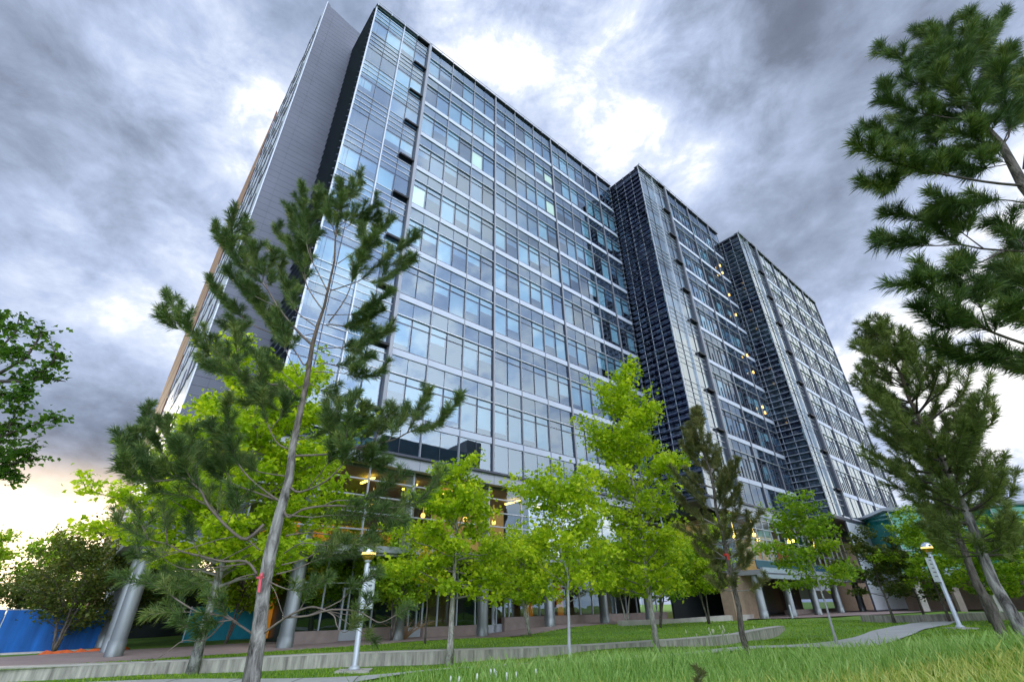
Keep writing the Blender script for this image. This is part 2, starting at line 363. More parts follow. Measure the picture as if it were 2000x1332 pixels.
# refine
def dens(L, k):
    o = []
    for i in range(len(L) - 1):
        for j in range(k): t = j / k; o.append(tuple(L[i][c] * (1 - t) + L[i + 1][c] * t for c in range(3)))
    return o + [L[-1]]
loft('lawn_bed', dens(fr, 4), dens(bk, 4), 14, lawn_m, zf=bedz)
def bed_height(x, y):   # vectorised: top surface where things stand
    z = terr(x, y)
    x = np.atleast_1d(x); y = np.atleast_1d(y); bw = behind_wall(x, y)
    if bw.any():
        fx = np.array([p[0] for p in FRB]); out = z.copy()
        for k in np.where(bw)[0]:
            # nearest parametric point on the loft
            best = None
            for i in range(len(FRB) - 1):
                a, b, c, d = FRB[i], BKB[i], FRB[i + 1], BKB[i + 1]
                # solve along: find s,t by sampling
                for s in (0., .5, 1.):
                    fx0 = a[0] * (1 - s) + c[0] * s; fy0 = a[1] * (1 - s) + c[1] * s; bx0 = b[0] * (1 - s) + d[0] * s; by0 = b[1] * (1 - s) + d[1] * s
                    L2 = (bx0 - fx0) ** 2 + (by0 - fy0) ** 2; t = ((x[k] - fx0) * (bx0 - fx0) + (y[k] - fy0) * (by0 - fy0)) / L2
                    if 0 <= t <= 1:
                        e = (fx0 + t * (bx0 - fx0) - x[k]) ** 2 + (fy0 + t * (by0 - fy0) - y[k]) ** 2
                        if best is None or e < best[0]: best = (e, max((a[2] * (1 - s) + c[2] * s) * (1 - t) + (b[2] * (1 - s) + d[2] * s) * t + .05 * math.sin(math.pi * t), z[k] + .03))
            if best: out[k] = best[1]
        return out
    return z
def gz(x, y): return float(bed_height(np.array([float(x)]), np.array([float(y)]))[0])

# path strips
def strip(name, pts, width, m, dz=.03, k=8):
    P = []
    for i in range(len(pts) - 1):
        for j in range(k): t = j / k; P.append([pts[i][c] * (1 - t) + pts[i + 1][c] * t for c in (0, 1)])
    P.append(list(pts[-1][:2])); P = np.array(P)
    for _ in range(6): P[1:-1] = (P[:-2] + P[1:-1] * 2 + P[2:]) / 4
    T = np.gradient(P, axis=0); T /= np.linalg.norm(T, axis=1)[:, None]; Nn = np.stack([-T[:, 1], T[:, 0]], 1)
    A = P + Nn * width / 2; Bq = P - Nn * width / 2
    zl = lambda Q: np.maximum.reduce([terr(Q[:, 0], Q[:, 1])]) + dz
    loft(name, [(a[0], a[1], z) for a, z in zip(A, zl(A))], [(b[0], b[1], z) for b, z in zip(Bq, zl(Bq))], 5, m, zf=lambda x, y, t, a, b: tz(x, y) + dz)
strip('path', [gp(100, 1352)[:2], gp(600, 1340)[:2], gp(850, 1330)[:2], gp(1000, 1320)[:2], gp(1250, 1302, .05)[:2], gp(1400, 1288, .1)[:2], gp(1560, 1268, .25)[:2], gp(1680, 1252, .35)[:2], gp(1760, 1234, .4)[:2], gp(1810, 1220, .45)[:2], gp(1850, 1208, .5)[:2]], 2.0, path_m, .035)
strip('path_branch', [gp(1850, 1208, .5)[:2], gp(1905, 1206, .5)[:2], gp(1960, 1207, .5)[:2], gp(2100, 1212, .5)[:2]], 2.6, path_m, .045)
jm = MB()
def joints(pts, width, dz, stepm=1.6):
    P = []
    for i in range(len(pts) - 1):
        for j in range(8): t = j / 8; P.append([pts[i][c] * (1 - t) + pts[i + 1][c] * t for c in (0, 1)])
    P.append(list(pts[-1][:2])); P = np.array(P)
    for _ in range(6): P[1:-1] = (P[:-2] + P[1:-1] * 2 + P[2:]) / 4
    cum = np.concatenate([[0], np.cumsum(np.linalg.norm(np.diff(P, axis=0), axis=1))])
    for sdist in np.arange(.8, cum[-1], stepm):
        x = np.interp(sdist, cum, P[:, 0]); y = np.interp(sdist, cum, P[:, 1]); x2 = np.interp(sdist + .02, cum, P[:, 0]); y2 = np.interp(sdist + .02, cum, P[:, 1])
        t = np.array([x2 - x, y2 - y]); t /= np.linalg.norm(t); nn = np.array([-t[1], t[0]]) * width / 2
        for k in range(6):
            a, b = -1 + k / 3, -1 + (k + 1) / 3; q = []
            for m_, tt in ((a, -.012), (b, -.012), (b, .012), (a, .012)):
                X = x + nn[0] * m_ + t[0] * tt; Y = y + nn[1] * m_ + t[1] * tt; q.append((X, Y, tz(X, Y) + dz))
            jm.quad(*q)
joints([gp(100, 1352)[:2], gp(600, 1340)[:2], gp(850, 1330)[:2], gp(1000, 1320)[:2], gp(1250, 1302, .05)[:2], gp(1400, 1288, .1)[:2], gp(1560, 1268, .25)[:2], gp(1680, 1252, .35)[:2], gp(1760, 1234, .4)[:2], gp(1810, 1220, .45)[:2], gp(1850, 1208, .5)[:2]], 2.0, .042)
tag(jm.build('path_joints', mat('joint_dirt', (.14, .13, .11), .9)), kind='structure')
# plaza strip along the buildings
pa = []; pb = []
for u in np.linspace(-22, 41, 22):
    a = B(u, 24.9, 0); b = B(u, 31, 0); pa.append((a[0], a[1], tz(a[0], a[1]) + .07)); pb.append((b[0], b[1], tz(b[0], b[1]) + .07))
loft('pavement', pa, pb, 6, plaza_m, zf=lambda x, y, t, a, b: tz(x, y) + .07)
pa = []; pb = []
for u in np.linspace(41.5, 130, 26):
    w0 = np.interp(u, [41, 45, 50, 56, 60, 66, 75, 130], [24, 20.8, 19.6, 17.6, 15.5, 13.5, 12, 8])
    a = B(u, w0, 0); b = B(u, 30, 0); pa.append((a[0], a[1], 0)); pb.append((b[0], b[1], 0))
loft('plaza', pa, pb, 12, plaza_m, zf=lambda x, y, t, a, b: tz(x, y) + .075)

# retaining wall
rw = MB(); cap = MB(); n = len(WL)
P2 = np.array([(p[0], p[1]) for p in WL]); Tn = np.gradient(P2, axis=0); Tn /= np.linalg.norm(Tn, axis=1)[:, None]; Nn = np.stack([-Tn[:, 1], Tn[:, 0]], 1)
for i in range(n - 1):
    def q(k, t, z): return (WL[k][0] + Nn[k][0] * t, WL[k][1] + Nn[k][1] * t, z)
    a, b = i, i + 1
    rw.hexa([q(a, 0, -.3), q(b, 0, -.3), q(b, .36, -.3), q(a, .36, -.3), q(a, 0, WL[a][3] - .02), q(b, 0, WL[b][3] - .02), q(b, .36, WL[b][3] - .02), q(a, .36, WL[a][3] - .02)])
    cap.hexa([q(a, -.012, WL[a][3] - .02), q(b, -.012, WL[b][3] - .02), q(b, .375, WL[b][3] - .02), q(a, .375, WL[a][3] - .02), q(a, -.012, WL[a][3]+.012), q(b, -.012, WL[b][3]+.012), q(b, .375, WL[b][3]+.012), q(a, .375, WL[a][3]+.012)])
rwr = empty('retaining_wall', (WL[6][0], WL[6][1], 0)); tag(rwr, 'long low stained concrete retaining wall curving in front of the raised lawn', 'wall')
rw.build('wall_face', concrete, rwr); cap.build('coping', conc2, rwr)

# ================================================================== OFFICE BUILDING
rng = random.Random(7)
OB = empty('office_building', B(20, 30, 0)); tag(OB, 'tall glass and white metal research tower in three stepped blocks with louvred corners', 'building')
def hbar(mb, u0, u1, w, z, t=.05, d=.07, mi=None): mb.bb(u0, u1, w - d, w + .03, z - t / 2, z + t / 2, mi)
def vbar(mb, u, w, z0, z1, t=.06, d=.08, mi=None): mb.bb(u - t / 2, u + t / 2, w - d, w + .03, z0, z1, mi)
grn = random.Random(99)
def gquad(mb, u0, u1, w, z0, z1, mi=0):
    a, b = (grn.uniform(0, .014), grn.uniform(0, .014)) if mi == 0 else (0, 0)
    mb.quad(B(u0, w, z0), B(u1, w + a, z0), B(u1, w + a + b, z1), B(u0, w + b, z1), mi)

def blind_mesh(u0, u1, w, z0, z1): 
    m = MB(); m.bb(u0, u1, w, w + .02, z0, z1); return m
def facade_block(U0, UC, NB, BW, Wp, ZF, PIT, NF, ZROOF, ZBASE, single, gl, dens=2, seed=1, lit=.03):
    """U0..UC curtain glazing, then NB bays of width BW on plane Wp; ZF = lowest window sill."""
    r = random.Random(seed); U1 = UC + NB * BW
    WH = 2.08; ST = .60   # window height, transom strip
    # --- curtain wall corner
    g = MB(); f = MB(); nc = 4; cw = (UC - U0) / nc
    zc = [ZBASE] + [ZF + k * PIT for k in range(NF)] + [ZROOF]
    bk = MB()
    for c in range(nc):
        a, b = U0 + c * cw, U0 + (c + 1) * cw
        for k in range(NF + 1):
            z1 = ZF + k * PIT if k < NF else ZROOF
            z0 = ZF + (k - 1) * PIT + PIT - 1.95 if k > 0 else ZBASE
            if k == NF: z0 = ZROOF - 1.9
            gquad(g, a, b, Wp, max(z0, ZBASE), z1)                       # spandrel rows
            gquad(bk, a, b, Wp + .14, max(z0, ZBASE), z1, 4 if r.random() < .75 else 1)
            if k < NF:
                z2 = z1 + PIT - 1.95 if k < NF - 1 else ZROOF - 1.9
                gquad(g, a, b, Wp, z1, z2)
                q = r.random(); mi = 0 if q < .42 else 1 if q < .55 else 2 if q < .72 else None
                if mi is not None:
                    drop = r.choice([0, 0, 0, .5, 1.0]); bk.bb(a + .06, b - .05 - (.25 if r.random() < .4 else 0), Wp + .16, Wp + .18, z1 + drop, z2 - .55, mi)
    for k in range(NF + 1):
        z1 = ZF + k * PIT if k < NF else ZROOF
        for j in range(4):
            z = z1 - j * .62
            if z > ZBASE + .3: hbar(f, U0, UC - .1, Wp, z, .055, .04)
        if k < NF: hbar(f, U0, UC - .1, Wp, z1 + PIT - 1.95 - .55 if k < NF - 1 else ZROOF - 2.45, .03, .02, 1)
    hbar(f, U0, UC, Wp, ZBASE + .04, .1, .12)
    for c in range(nc + 1): vbar(f, U0 + c * cw + (.03 if c == 0 else 0), Wp, ZBASE, ZROOF, .09 if c == 2 else .04, .16 if c == 2 else .05, 0 if c in (2,) else 1)
    g.build('curtain_glazing', gl if single else G4, OB); bk.build('corner_blind', blindm + [spand], OB); f.build('curtain_frame', [alu, alu_dark], OB)
    # --- banded bays
    for k in range(NF + 1):
        z0 = ZF + k * PIT
        zs = z0 + WH + ST if k < NF else None
        # spandrel above windows up to the next band (or roof)
        if k < NF:
            zt = z0 + PIT - .55 if k < NF - 1 else ZROOF - .12
            m = MB()
            for i in range(NB * 2):
                a = UC + i * BW / 2; gquad(m, a, a + BW / 2, Wp + (.0 if i % 2 else .004), zs, zt, 0)
            gquad(m, UC, U1, Wp + .15, zs, zt, 1)
            for i in range(NB): vbar(m, UC + (i + .5) * BW, Wp, zs, zt, .02, .012, 2)
            hbar(m, UC, U1, Wp, zs, .06, .10, 3)
            if r.random() < 2: pass
            m.build('spandrel_glass', [gl, spand, alu_dark, alu], OB)
        if k < NF:
            m = MB(); m.bb(UC + .12, U1, Wp - .06, Wp + .12, z0 - .53, z0 - .07, 0); m.bb(UC + .12, U1, Wp - .04, Wp + .1, z0 - .07, z0, 1)
            for i in range(1, NB): m.bb(UC + i * BW - .008, UC + i * BW + .008, Wp - .064, Wp - .058, z0 - .53, z0 - .07, 1)
            m.build('floor_band', [band, alu_dark], OB)
    m = MB(); gquad(m, UC, U1, Wp, ZBASE, ZF - .55, 0); gquad(m, UC, U1, Wp + .15, ZBASE, ZF - .55, 1)
    for i in range(NB * 2): vbar(m, UC + i * BW / 2, Wp, ZBASE, ZF - .55, .02, .012, 2)
    if ZF - ZBASE > .9: m.build('spandrel_glass', [gl, spand, alu_dark], OB)
    # vertical mullions
    for i in range(NB + 1):
        u = UC + i * BW; big = (i % 3 == 0) if dens == 2 else (i % 2 == 0)
        m = MB()
        if i == 0: m.bb(u - .16, u + .10, Wp - .34, Wp + .03, ZBASE, ZROOF + .15, 0); m.bb(u - .22, u - .16, Wp - .2, Wp + .03, ZBASE, ZROOF, 1)
        elif big: m.bb(u - .07, u + .07, Wp - .16, Wp + .03, ZBASE, ZROOF + .1, 0); m.bb(u - .11, u - .07, Wp - .10, Wp + .03, ZBASE, ZROOF, 1)
        else: m.bb(u - .035, u + .035, Wp - (.10 if single else .06), Wp + .03, ZBASE, ZROOF, 0)
        m.build('mullion', [alu_v, alu_dark], OB)
    # windows
    nb = NB * dens // 2 if False else NB
    def win(mb, a, z0, wdt):
        n = 2
        for q in range(n):
            x0 = a + q * wdt / n; x1 = x0 + wdt / n
            gquad(mb, x0, x1, Wp, z0, z0 + WH, 0); gquad(mb, x0, x1, Wp + .003, z0 + WH, z0 + WH + ST, 0)
        if single: vbar(mb, a + wdt / 2, Wp, z0, z0 + WH + ST, .045, .05, 2)
        else:
            for q in (.25, .5, .75): vbar(mb, a + wdt * q, Wp, z0, z0 + (WH if q == .25 else WH + ST if q == .5 else WH * .55), .045, .055, 2)
        hbar(mb, a, a + wdt, Wp, z0 + WH, .04, .03, 2)
    if single:
        proto = MB(); win(proto, UC, ZF, BW); po = proto.build('window', [gl, alu, alu_dark], OB); first = True
        variants = {}
        def bl(kind, mi):
            key = (kind, mi)
            if key not in variants:
                m = MB(); h = BW / 2
                zz = {'f': .03, 'h': .9, 'q': .45, 's': 1.45}[kind[1]]; off = 0 if kind[0] == 'l' else h
                m.bb(UC + off + .10, UC + off + h - .12, Wp + .10, Wp + .12, ZF + zz, ZF + WH - .04, mi)
                if kind[1] != 's' or True: m.bb(UC + off + .07, UC + off + h - .07, Wp + .10, Wp + .12, ZF + WH + .05, ZF + WH + ST - .05, mi if mi != 3 else 2)
                o = m.build('blind', blindm, None); me = o.data; bpy.data.objects.remove(o); variants[key] = me
            return variants[key]
        for k in range(NF):
            for i in range(NB):
                off = UB * (BW * i) + np.array([0, 0, PIT * k])
                if first: o = po; first = False
                else: o = po.copy(); C.objects.link(o)
                o.location = tuple(off); o['group'] = 'office windows'
                pl = .78 - .045 * k
                for side in 'lr':
                    if r.random() < pl:
                        mi = 0 if r.random() < .72 else 1
                        if (k, i, side) in ((4, 0, 'l'), (6, 2, 'l'), (6, 5, 'r'), (5, 4, 'l'), (7, 5, 'r')): mi = 3
                        b = bpy.data.objects.new('blind', bl(side + r.choice('fffhqqs'), mi)); C.objects.link(b); b.parent = o
                    elif r.random() < .55:
                        b = bpy.data.objects.new('blind', bl(side + r.choice('fs'), 2)); C.objects.link(b); b.parent = o
    else:
        mb = MB(); bk = MB()
        for k in range(NF):
            for i in range(NB):
                a = UC + i * BW; z0 = ZF + k * PIT; win(mb, a, z0, BW)
                for q in range(2):
                    if r.random() < .65:
                        mi = 0 if r.random() < .6 else r.choice([1, 2]); d = r.choice([0, 0, .5, 1.1])
                        bk.bb(a + q * BW / 2 + .08, a + (q + 1) * BW / 2 - .1, Wp + .1, Wp + .12, z0 + .03 + d, z0 + WH - .04, mi)
        tag(mb.build('window', [gl, alu, alu_dark], OB), kind='stuff'); tag(bk.build('blind', blindm, OB), kind='stuff')
    # brackets beside the big mullion
    for k in range(NF + 1):
        z = ZF + k * PIT if k < NF else ZROOF
        m = MB(); m.bb(UC - 1.5, UC - .05, Wp - .30, Wp - .03, z - .15, z + .03, 0); m.build('bracket', blackm, OB)
    # roof edge
    m = MB(); m.bb(U0 - .1, U1 + .1, Wp - .22, Wp + .5, ZROOF, ZROOF + .10, 0)
    m.bb(U0 - .05, U1, Wp - .30, Wp - .26, ZROOF + .3, ZROOF + .36, 1)
    for i in range(int((U1 - U0) / 1.475)): m.bb(U0 + i * 1.475, U0 + i * 1.475 + .05, Wp - .28, Wp - .22, ZROOF - .2, ZROOF + .33, 1)
    m.build('roof_rail', [alu_dark, alu], OB)
    # interior
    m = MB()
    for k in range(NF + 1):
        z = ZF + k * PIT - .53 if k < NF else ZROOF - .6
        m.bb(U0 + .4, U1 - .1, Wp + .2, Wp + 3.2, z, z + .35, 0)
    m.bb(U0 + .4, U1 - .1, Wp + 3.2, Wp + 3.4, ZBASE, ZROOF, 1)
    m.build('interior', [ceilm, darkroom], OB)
    return U1

b1 = facade_block(5.54, 11.55, 10, 2.95, 26.0, 12.41, 4.525, 9, 53.1, 9.8, True, G1, seed=3)
b2 = facade_block(41.05, 47.05, 5, 2.95, 21.2, 12.75, 4.40, 9, 52.9, 9.9, False, G1, dens=1, seed=5)
b3 = facade_block(61.8, 67.2, 8, 3.1, 18.2, 13.25, 4.63, 8, 51.0, 9.9, False, G4, dens=1, seed=9)
# backs, roofs and floors so that the blocks are solid from any side
m = MB()
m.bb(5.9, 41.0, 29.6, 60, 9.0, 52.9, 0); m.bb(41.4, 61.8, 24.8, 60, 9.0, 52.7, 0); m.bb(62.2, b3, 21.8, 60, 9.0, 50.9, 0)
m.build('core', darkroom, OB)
m = MB()
m.bb(5.6, 41.05, 26.05, 60, 53.0, 53.1, 0); m.bb(41.1, 61.8, 21.3, 60, 52.8, 52.9, 0); m.bb(61.9, b3, 18.3, 60, 50.9, 51.0, 0)
m.build('roof', alu_dark, OB)
m = MB()
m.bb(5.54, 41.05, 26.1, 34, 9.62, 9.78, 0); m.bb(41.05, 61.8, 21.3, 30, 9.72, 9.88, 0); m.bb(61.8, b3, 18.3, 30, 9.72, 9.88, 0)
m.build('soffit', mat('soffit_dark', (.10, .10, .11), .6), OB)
m = MB(); m.bb(b3, b3 + .12, 18.2, 60, 2, 51.0, 0); m.build('end_wall', band, OB)

# louvred side walls
def louvre_side(U, w0, w1, z0, z1, sp, mats, nv, d=.3):
    gm = MB(); n = len(range(nv))
    gm.quad(B(U + .3, w1, z0), B(U + .3, w0, z0), B(U + .3, w0, z1), B(U + .3, w1, z1), 0)
    gm.build('side_glazing', [G3], OB)
    r = random.Random(int(U)); rm = MB(); z = z0
    while z < z1 - 1:
        for i in range(nv):
            a = w0 + (w1 - w0) * i / nv; b = w0 + (w1 - w0) * (i + 1) / nv; q = r.random()
            rm.quad(B(U + .55, b, z), B(U + .55, a, z), B(U + .55, a, z + sp * 3), B(U + .55, b, z + sp * 3), 0 if q < .6 else 1)
        z += sp * 3
    rm.build('side_backing', mats, OB)
    m = MB(); z = z0 + .1
    while z < z1:
        m.hexa([B(U - d, w0 - .05, z - .05), B(U - d, w1, z - .05), B(U + .02, w1, z + .06), B(U + .02, w0 - .05, z + .06), B(U - d, w0 - .05, z - .01), B(U - d, w1, z - .01), B(U + .02, w1, z + .10), B(U + .02, w0 - .05, z + .10)], 0)
        z += sp
    for i in range(nv + 1):
        w = w0 + (w1 - w0) * i / nv
        m.bb(U - .03, U + .02, w - .03, w + .03, z0, z1, 1)
    m.bb(U - .06, U + .06, w0 - .08, w0 + .02, z0, z1 + .1, 1)
    m.build('louvre_screen', [mat('louvre_blue', (.15, .16, .24), .4, .4) if U < 50 else mat('louvre_grey', (.34, .37, .42), .4, .4), alu], OB)
navy = mat('navy_backing', (.018, .02, .05), .4, var=.4, vscale=.5); teal = mat('teal_backing', (.22, .28, .25), .5, var=.6, vscale=1.4)
louvre_side(5.54, 26.0, 31.2, 9.8, 53.1, .76, [darkroom, navy], 4, .24)
louvre_side(41.0, 21.2, 26.1, 9.9, 52.9, .74, [navy, mat('violet_backing', (.03, .025, .09), .5)], 4, .2)
louvre_side(61.75, 18.2, 22.0, 9.9, 51.0, .77, [teal, navy, ], 3, .2)
lm = mat('lamp_warm', (1, .6, .2), .5, emit=(1, .55, .12), es=2.4)
for px, py in ((1406, 519), (1411, 533), (1424, 576), (1437, 615), (1459, 694), (1471, 727), (1489, 795), (1494, 806)):
    d = np.array([ray(px, py) @ UB, ray(px, py) @ WB, ray(px, py)[2]]); p = d * 20.9 / d[1]
    m = MB(); m.bb(p[0] - .11, p[0] + .11, 20.82, 20.94, p[2] + EYE - .16, p[2] + EYE + .16); m.build('corner_lamp', lm, OB)

# grey clad fin wall and stair flank at the left end
clad = mat('grey_cladding', (.125, .13, .165), .5, .25, var=.12, vscale=.35, bump=.05, bscale=3)
m = MB(); z = 4.25; UL, UR, WP = 1.85, 5.9, 31.2
m.bb(UL, UR + .0, WP + .04, WP + .4, 4.25, 56.0, 1)
while z < 57.3:
    for a, b in (((UL, 2.72), (2.735, UR)) if z < 54.5 else [(UL, 2.2), (2.2, 2.72)] + [(2.735 + q * .5275, 2.735 + q * .5275 + .5275) for q in range(6)]):
        zt0 = z + .585
        def top(u): return 57.6 - 1.5 * ((u - UL) / (UR - UL)) ** .6
        if z > top(b) - .02: continue
        m.hexa([B(a, WP, z), B(b, WP, z), B(b, WP + .06, z), B(a, WP + .06, z), B(a, WP, min(zt0, top(a))), B(b, WP, min(zt0, top(b))), B(b, WP + .06, min(zt0, top(b))), B(a, WP + .06, min(zt0, top(a)))], 0)
    z += .6
m.bb(UL - .05, UL + .02, WP - .05, WP + .3, 4.25, 57.6, 2)
m.build('clad_wall', [clad, alu_dark, alu], OB)
# flank wall seen at a grazing angle: white bands, dark strips, then brown stone
m = MB(); m.bb(1.80, 2.1, WP + .45, 52.5, 4.2, 57.8, 0)
for k in range(12):
    z = 5.6 + k * 4.5
    for j, w in enumerate(np.arange(32, 51, 3.1)):
        m.bb(1.74, 1.80, w + (k % 2) * .9, w + 2.2 + (k % 2) * .9, z, z + 2.3, 1)
        m.bb(1.70, 1.76, w + (k % 2) * .9 + 1.0, w + 1.06 + (k % 2) * .9, z, z + 2.3, 2)
m.build('flank_wall', [band, mat('flank_dark', (.03, .03, .05), .3), alu], OB)
m = MB(); m.bb(1.75, 2.4, 52.5, 76, 0.1, 63.0, 0)
for k in range(13): m.bb(1.735, 1.76, 52.5, 76, 3 + k * 4.5, 3.06 + k * 4.5, 1)
m.bb(1.7, 1.8, 52.3, 52.5, 0, 63.0, 1)
m.build('brown_stone_wall', [brick, mat('stone_joint', (.16, .06, .05), .9)], OB)

# ------------------------------------------------------------ podium / lobby
fas = mat('fascia_metal', (.40, .42, .46), .4, .4, var=.06, vscale=.4)
m = MB(); m.bb(5.2, 41.0, 25.75, 26.3, 8.98, 9.66, 0); m.bb(5.2, 41.0, 25.55, 26.3, 9.66, 9.80, 1)
for i in range(12): m.bb(5.6 + i * 2.95, 5.62 + i * 2.95, 25.745, 25.755, 8.98, 9.66, 1)
m.bb(40.6, 61.7, 20.85, 21.4, 8.9, 9.75, 0); m.bb(40.6, 61.7, 20.65, 21.4, 9.75, 9.9, 1)
m.bb(61.5, b3, 17.95, 18.4, 9.55, 9.9, 1); m.bb(61.5, 62, 18, 22, 9.55, 9.9, 1)
m.build('fascia', [fas, alu_dark], OB)
def lobby(u0, u1, w, z0, z1, zs, du, name, first=None):
    g = MB(); um = u1 - 18.5 if name == 'west' else u1; g.quad(B(u0, w, z0), B(um, w, z0), B(um, w, z1), B(u0, w, z1))
    if um < u1: g.quad(B(um, w, z0), B(u1, w, z0), B(u1, w, z1), B(um, w, z1), 1)
    g.quad(B(u0, w + 7, z0), B(u0, w, z0), B(u0, w, z1), B(u0, w + 7, z1)); g.build('lobby_glazing', [G2, G5], OB)
    f = MB()
    for z in zs: f.bb(u0, u1, w - .09, w + .02, z - .035, z + .035, 0); f.bb(u0 - .09, u0 + .02, w, w + 7, z - .035, z + .035, 0)
    u = u0
    while u <= u1 + .01: f.bb(u - .035, u + .035, w - .07, w + .04, z0, z1, 0); u += du
    f.build('lobby_frame', alu, OB)
lobby(5.6, 42.5, 26.3, 4.55, 8.98, (5.45, 6.35, 7.25, 8.15), 2.95, 'west')
lobby(45.5, 70.0, 20.4, 4.2, 8.9, (4.9, 5.8, 6.7, 7.6, 8.4), 1.5, 'east')
m = MB(); m.bb(5.3, 42.5, 25.9, 33.5, 4.15, 4.5, 0); m.bb(5.3, 42.5, 25.75, 25.95, 4.3, 4.62, 1)
m.bb(45.2, 70.3, 20.0, 30, 3.75, 4.15, 0); m.bb(45.2, 70.3, 19.85, 20.1, 3.9, 4.3, 1); m.bb(45.2, 70.3, 20.3, 20.36, 4.2, 4.9, 2)
m.bb(44.8, 70.6, 19.7, 20.3, 3.45, 3.75, 1)
m.build('mezzanine_floor', [mat('mezz_floor', (.3, .3, .3), .6), alu, mat('blue_spandrel', (.03, .08, .11), .25, coat=1)], OB)
# interior of the lobby
warm = mat('warm_wall', (.60, .30, .06), .7, emit=(1.0, .38, .03), es=.32); warm2 = mat('beige_wall', (.62, .47, .28), .7, var=.25, vscale=.7, emit=(.9, .55, .2), es=.22)  # both walls glow by emission, interior light put into the material
m = MB()
m.bb(5.7, 42, 33.5, 33.7, 4.5, 9.0, 0); m.bb(8, 17, 33.3, 33.5, 4.5, 6.6, 1); m.bb(20, 27, 32.8, 33.2, 4.5, 8.9, 2); m.bb(5.7, 42, 26.6, 33.5, 8.86, 8.95, 3)
m.bb(46, 69.5, 27.5, 27.7, 4.2, 9.0, 2); m.bb(46, 69.8, 20.6, 27.5, 8.82, 8.9, 3); m.bb(62, 66.5, 25.6, 26.0, 4.2, 8.0, 4); m.bb(50, 54, 26.0, 26.4, 4.2, 8.8, 0)
m.build('lobby_interior', [mat('lobby_dark', (.12, .11, .10), .8), warm, warm2, mat('lobby_ceiling', (.25, .23, .2), .8), mat('timber_panel', (.42, .17, .05), .6, var=.3, vscale=1.2, emit=(.8, .3, .05), es=.15)], OB)  # timber panel also emits faintly, light put into its material
lin = mat('linear_lamp', (1, .8, .3), .5, emit=(1, .62, .08), es=7)
for u in (9.3, 12.3, 15.3, 18.3, 21.3, 24.3, 27.3, 30.3):
    m = MB(); m.bb(u, u + .16, 27.6, 29.4, 8.60, 8.68); m.build('linear_lamp', lin, OB)
for u, w, z in ((14.0, 31, 7.6), (18, 31, 7.4), (21, 30, 7.3), (24.5, 31, 7.5), (48, 23, 7.2), (50.5, 22.2, 7.5), (53, 23, 7.3), (58, 22, 7.3), (60.5, 22.5, 7.6), (65.0, 22, 7.2)):
    m = MB(); p = B(u, w, z); m.lathe(p, [(0.01, -.18), (.12, -.15), (.17, 0), (.12, .15), (.01, .18)], 12); m.tube([(p[0], p[1], z + .17), (p[0], p[1], 8.85)], [.01, .01], 5)
    m.build('pendant_lamp', lin if w < 29 else lm, OB, smooth=True)
# columns, each a part
for i, u in enumerate((8.8, 14.7, 20.6, 26.5, 32.4, 38.3)):
    p = B(u, 27.15, 0); z0 = tz(p[0], p[1]); m = MB()
    m.lathe((p[0], p[1], 0), [(.38, z0), (.38, z0 + .55), (.35, z0 + .56), (.35, 4.15)], 28); m.mi = 1
    m.lathe((p[0], p[1], 0), [(.36, 4.5), (.36, 8.9)], 20); m.build('column', [steel, mat('column_paint', (.66, .68, .64), .5)], OB, smooth=True)
for u, w in ((2.3, 27.5), (2.3, 30.2), (2.25, 33.2), (2.2, 36.8), (2.2, 41.0), (45.8, 21.0), (51.6, 21.0), (57.6, 21.0), (63.6, 20.9), (69.6, 20.6)):
    p = B(u, w, 0); z0 = tz(p[0], p[1]) + .05; m = MB(); h = 4.2 if u < 5 else 3.75
    q_ = .29 if u < 5 else .34; m.lathe((p[0], p[1], 0), [(q_ + .03, z0), (q_ + .03, z0 + .55), (q_, z0 + .56), (q_, h)], 28); m.build('column', [steel], OB, smooth=True)
m = MB(); m.bb(1.4, 5.6, 26.4, 60, 4.2, 4.6, 0); m.build('canopy', fas, OB)
# storefront under the overhang
rdk = mat('shop_dark', (.015, .02, .02), .3); rred = mat('shop_red', (.16, .03, .015), .6); ror = mat('shop_orange', (.75, .28, .02), .6, emit=(1, .35, .02), es=.12); ryl = mat('yellow_door_frame', (.75, .50, .06), .5)  # orange panels glow faintly though no lamps, light put into the material
m = MB()
m.bb(9.5, 43, 31.5, 31.7, 0, 4.15, 0); m.bb(9.4, 9.5, 29, 45, 0, 4.15, 0); m.bb(2.6, 9.5, 44.8, 45, 0, 4.2, 0); m.bb(24, 37, 31.2, 31.5, .6, 3.4, 1); m.bb(24, 38, 31.0, 31.2, .9, 1.5, 3); m.bb(27.6, 28.4, 30.9, 31.2, .3, 3.6, 2); m.bb(31.2, 31.8, 30.9, 31.1, .4, 3.2, 2); m.bb(9.2, 9.38, 32, 33, .3, 3.8, 2); m.bb(19, 21, 31, 31.3, .5, 2.6, 3)
m.build('shop_interior', [rdk, rred, ror, mat('shop_bench', (.30, .17, .05), .6)], OB)
g = MB(); f = MB(); pl = MB()
g.quad(B(9.5, 29.0, .3), B(43, 29.0, .3), B(43, 29.0, 4.15), B(9.5, 29.0, 4.15)); g.build('shopfront_glazing', G2, OB)
for u in np.arange(9.5, 43.2, 1.48): f.bb(u - .03, u + .03, 28.92, 29.03, .3, 4.15)
f.bb(9.5, 43, 28.93, 29.02, 2.9, 2.97); f.build('shopfront_frame', whitef, OB)
for u0, u1 in ((9.5, 12.0), (13.3, 16.2), (17.2, 22.0), (23.6, 43)):
    pl.bb(u0, u1, 28.6, 28.95, -.1, tz(*B((u0 + u1) / 2, 28.8, 0)[:2]) + .62)
pl.build('stone_plinth', pink, OB)
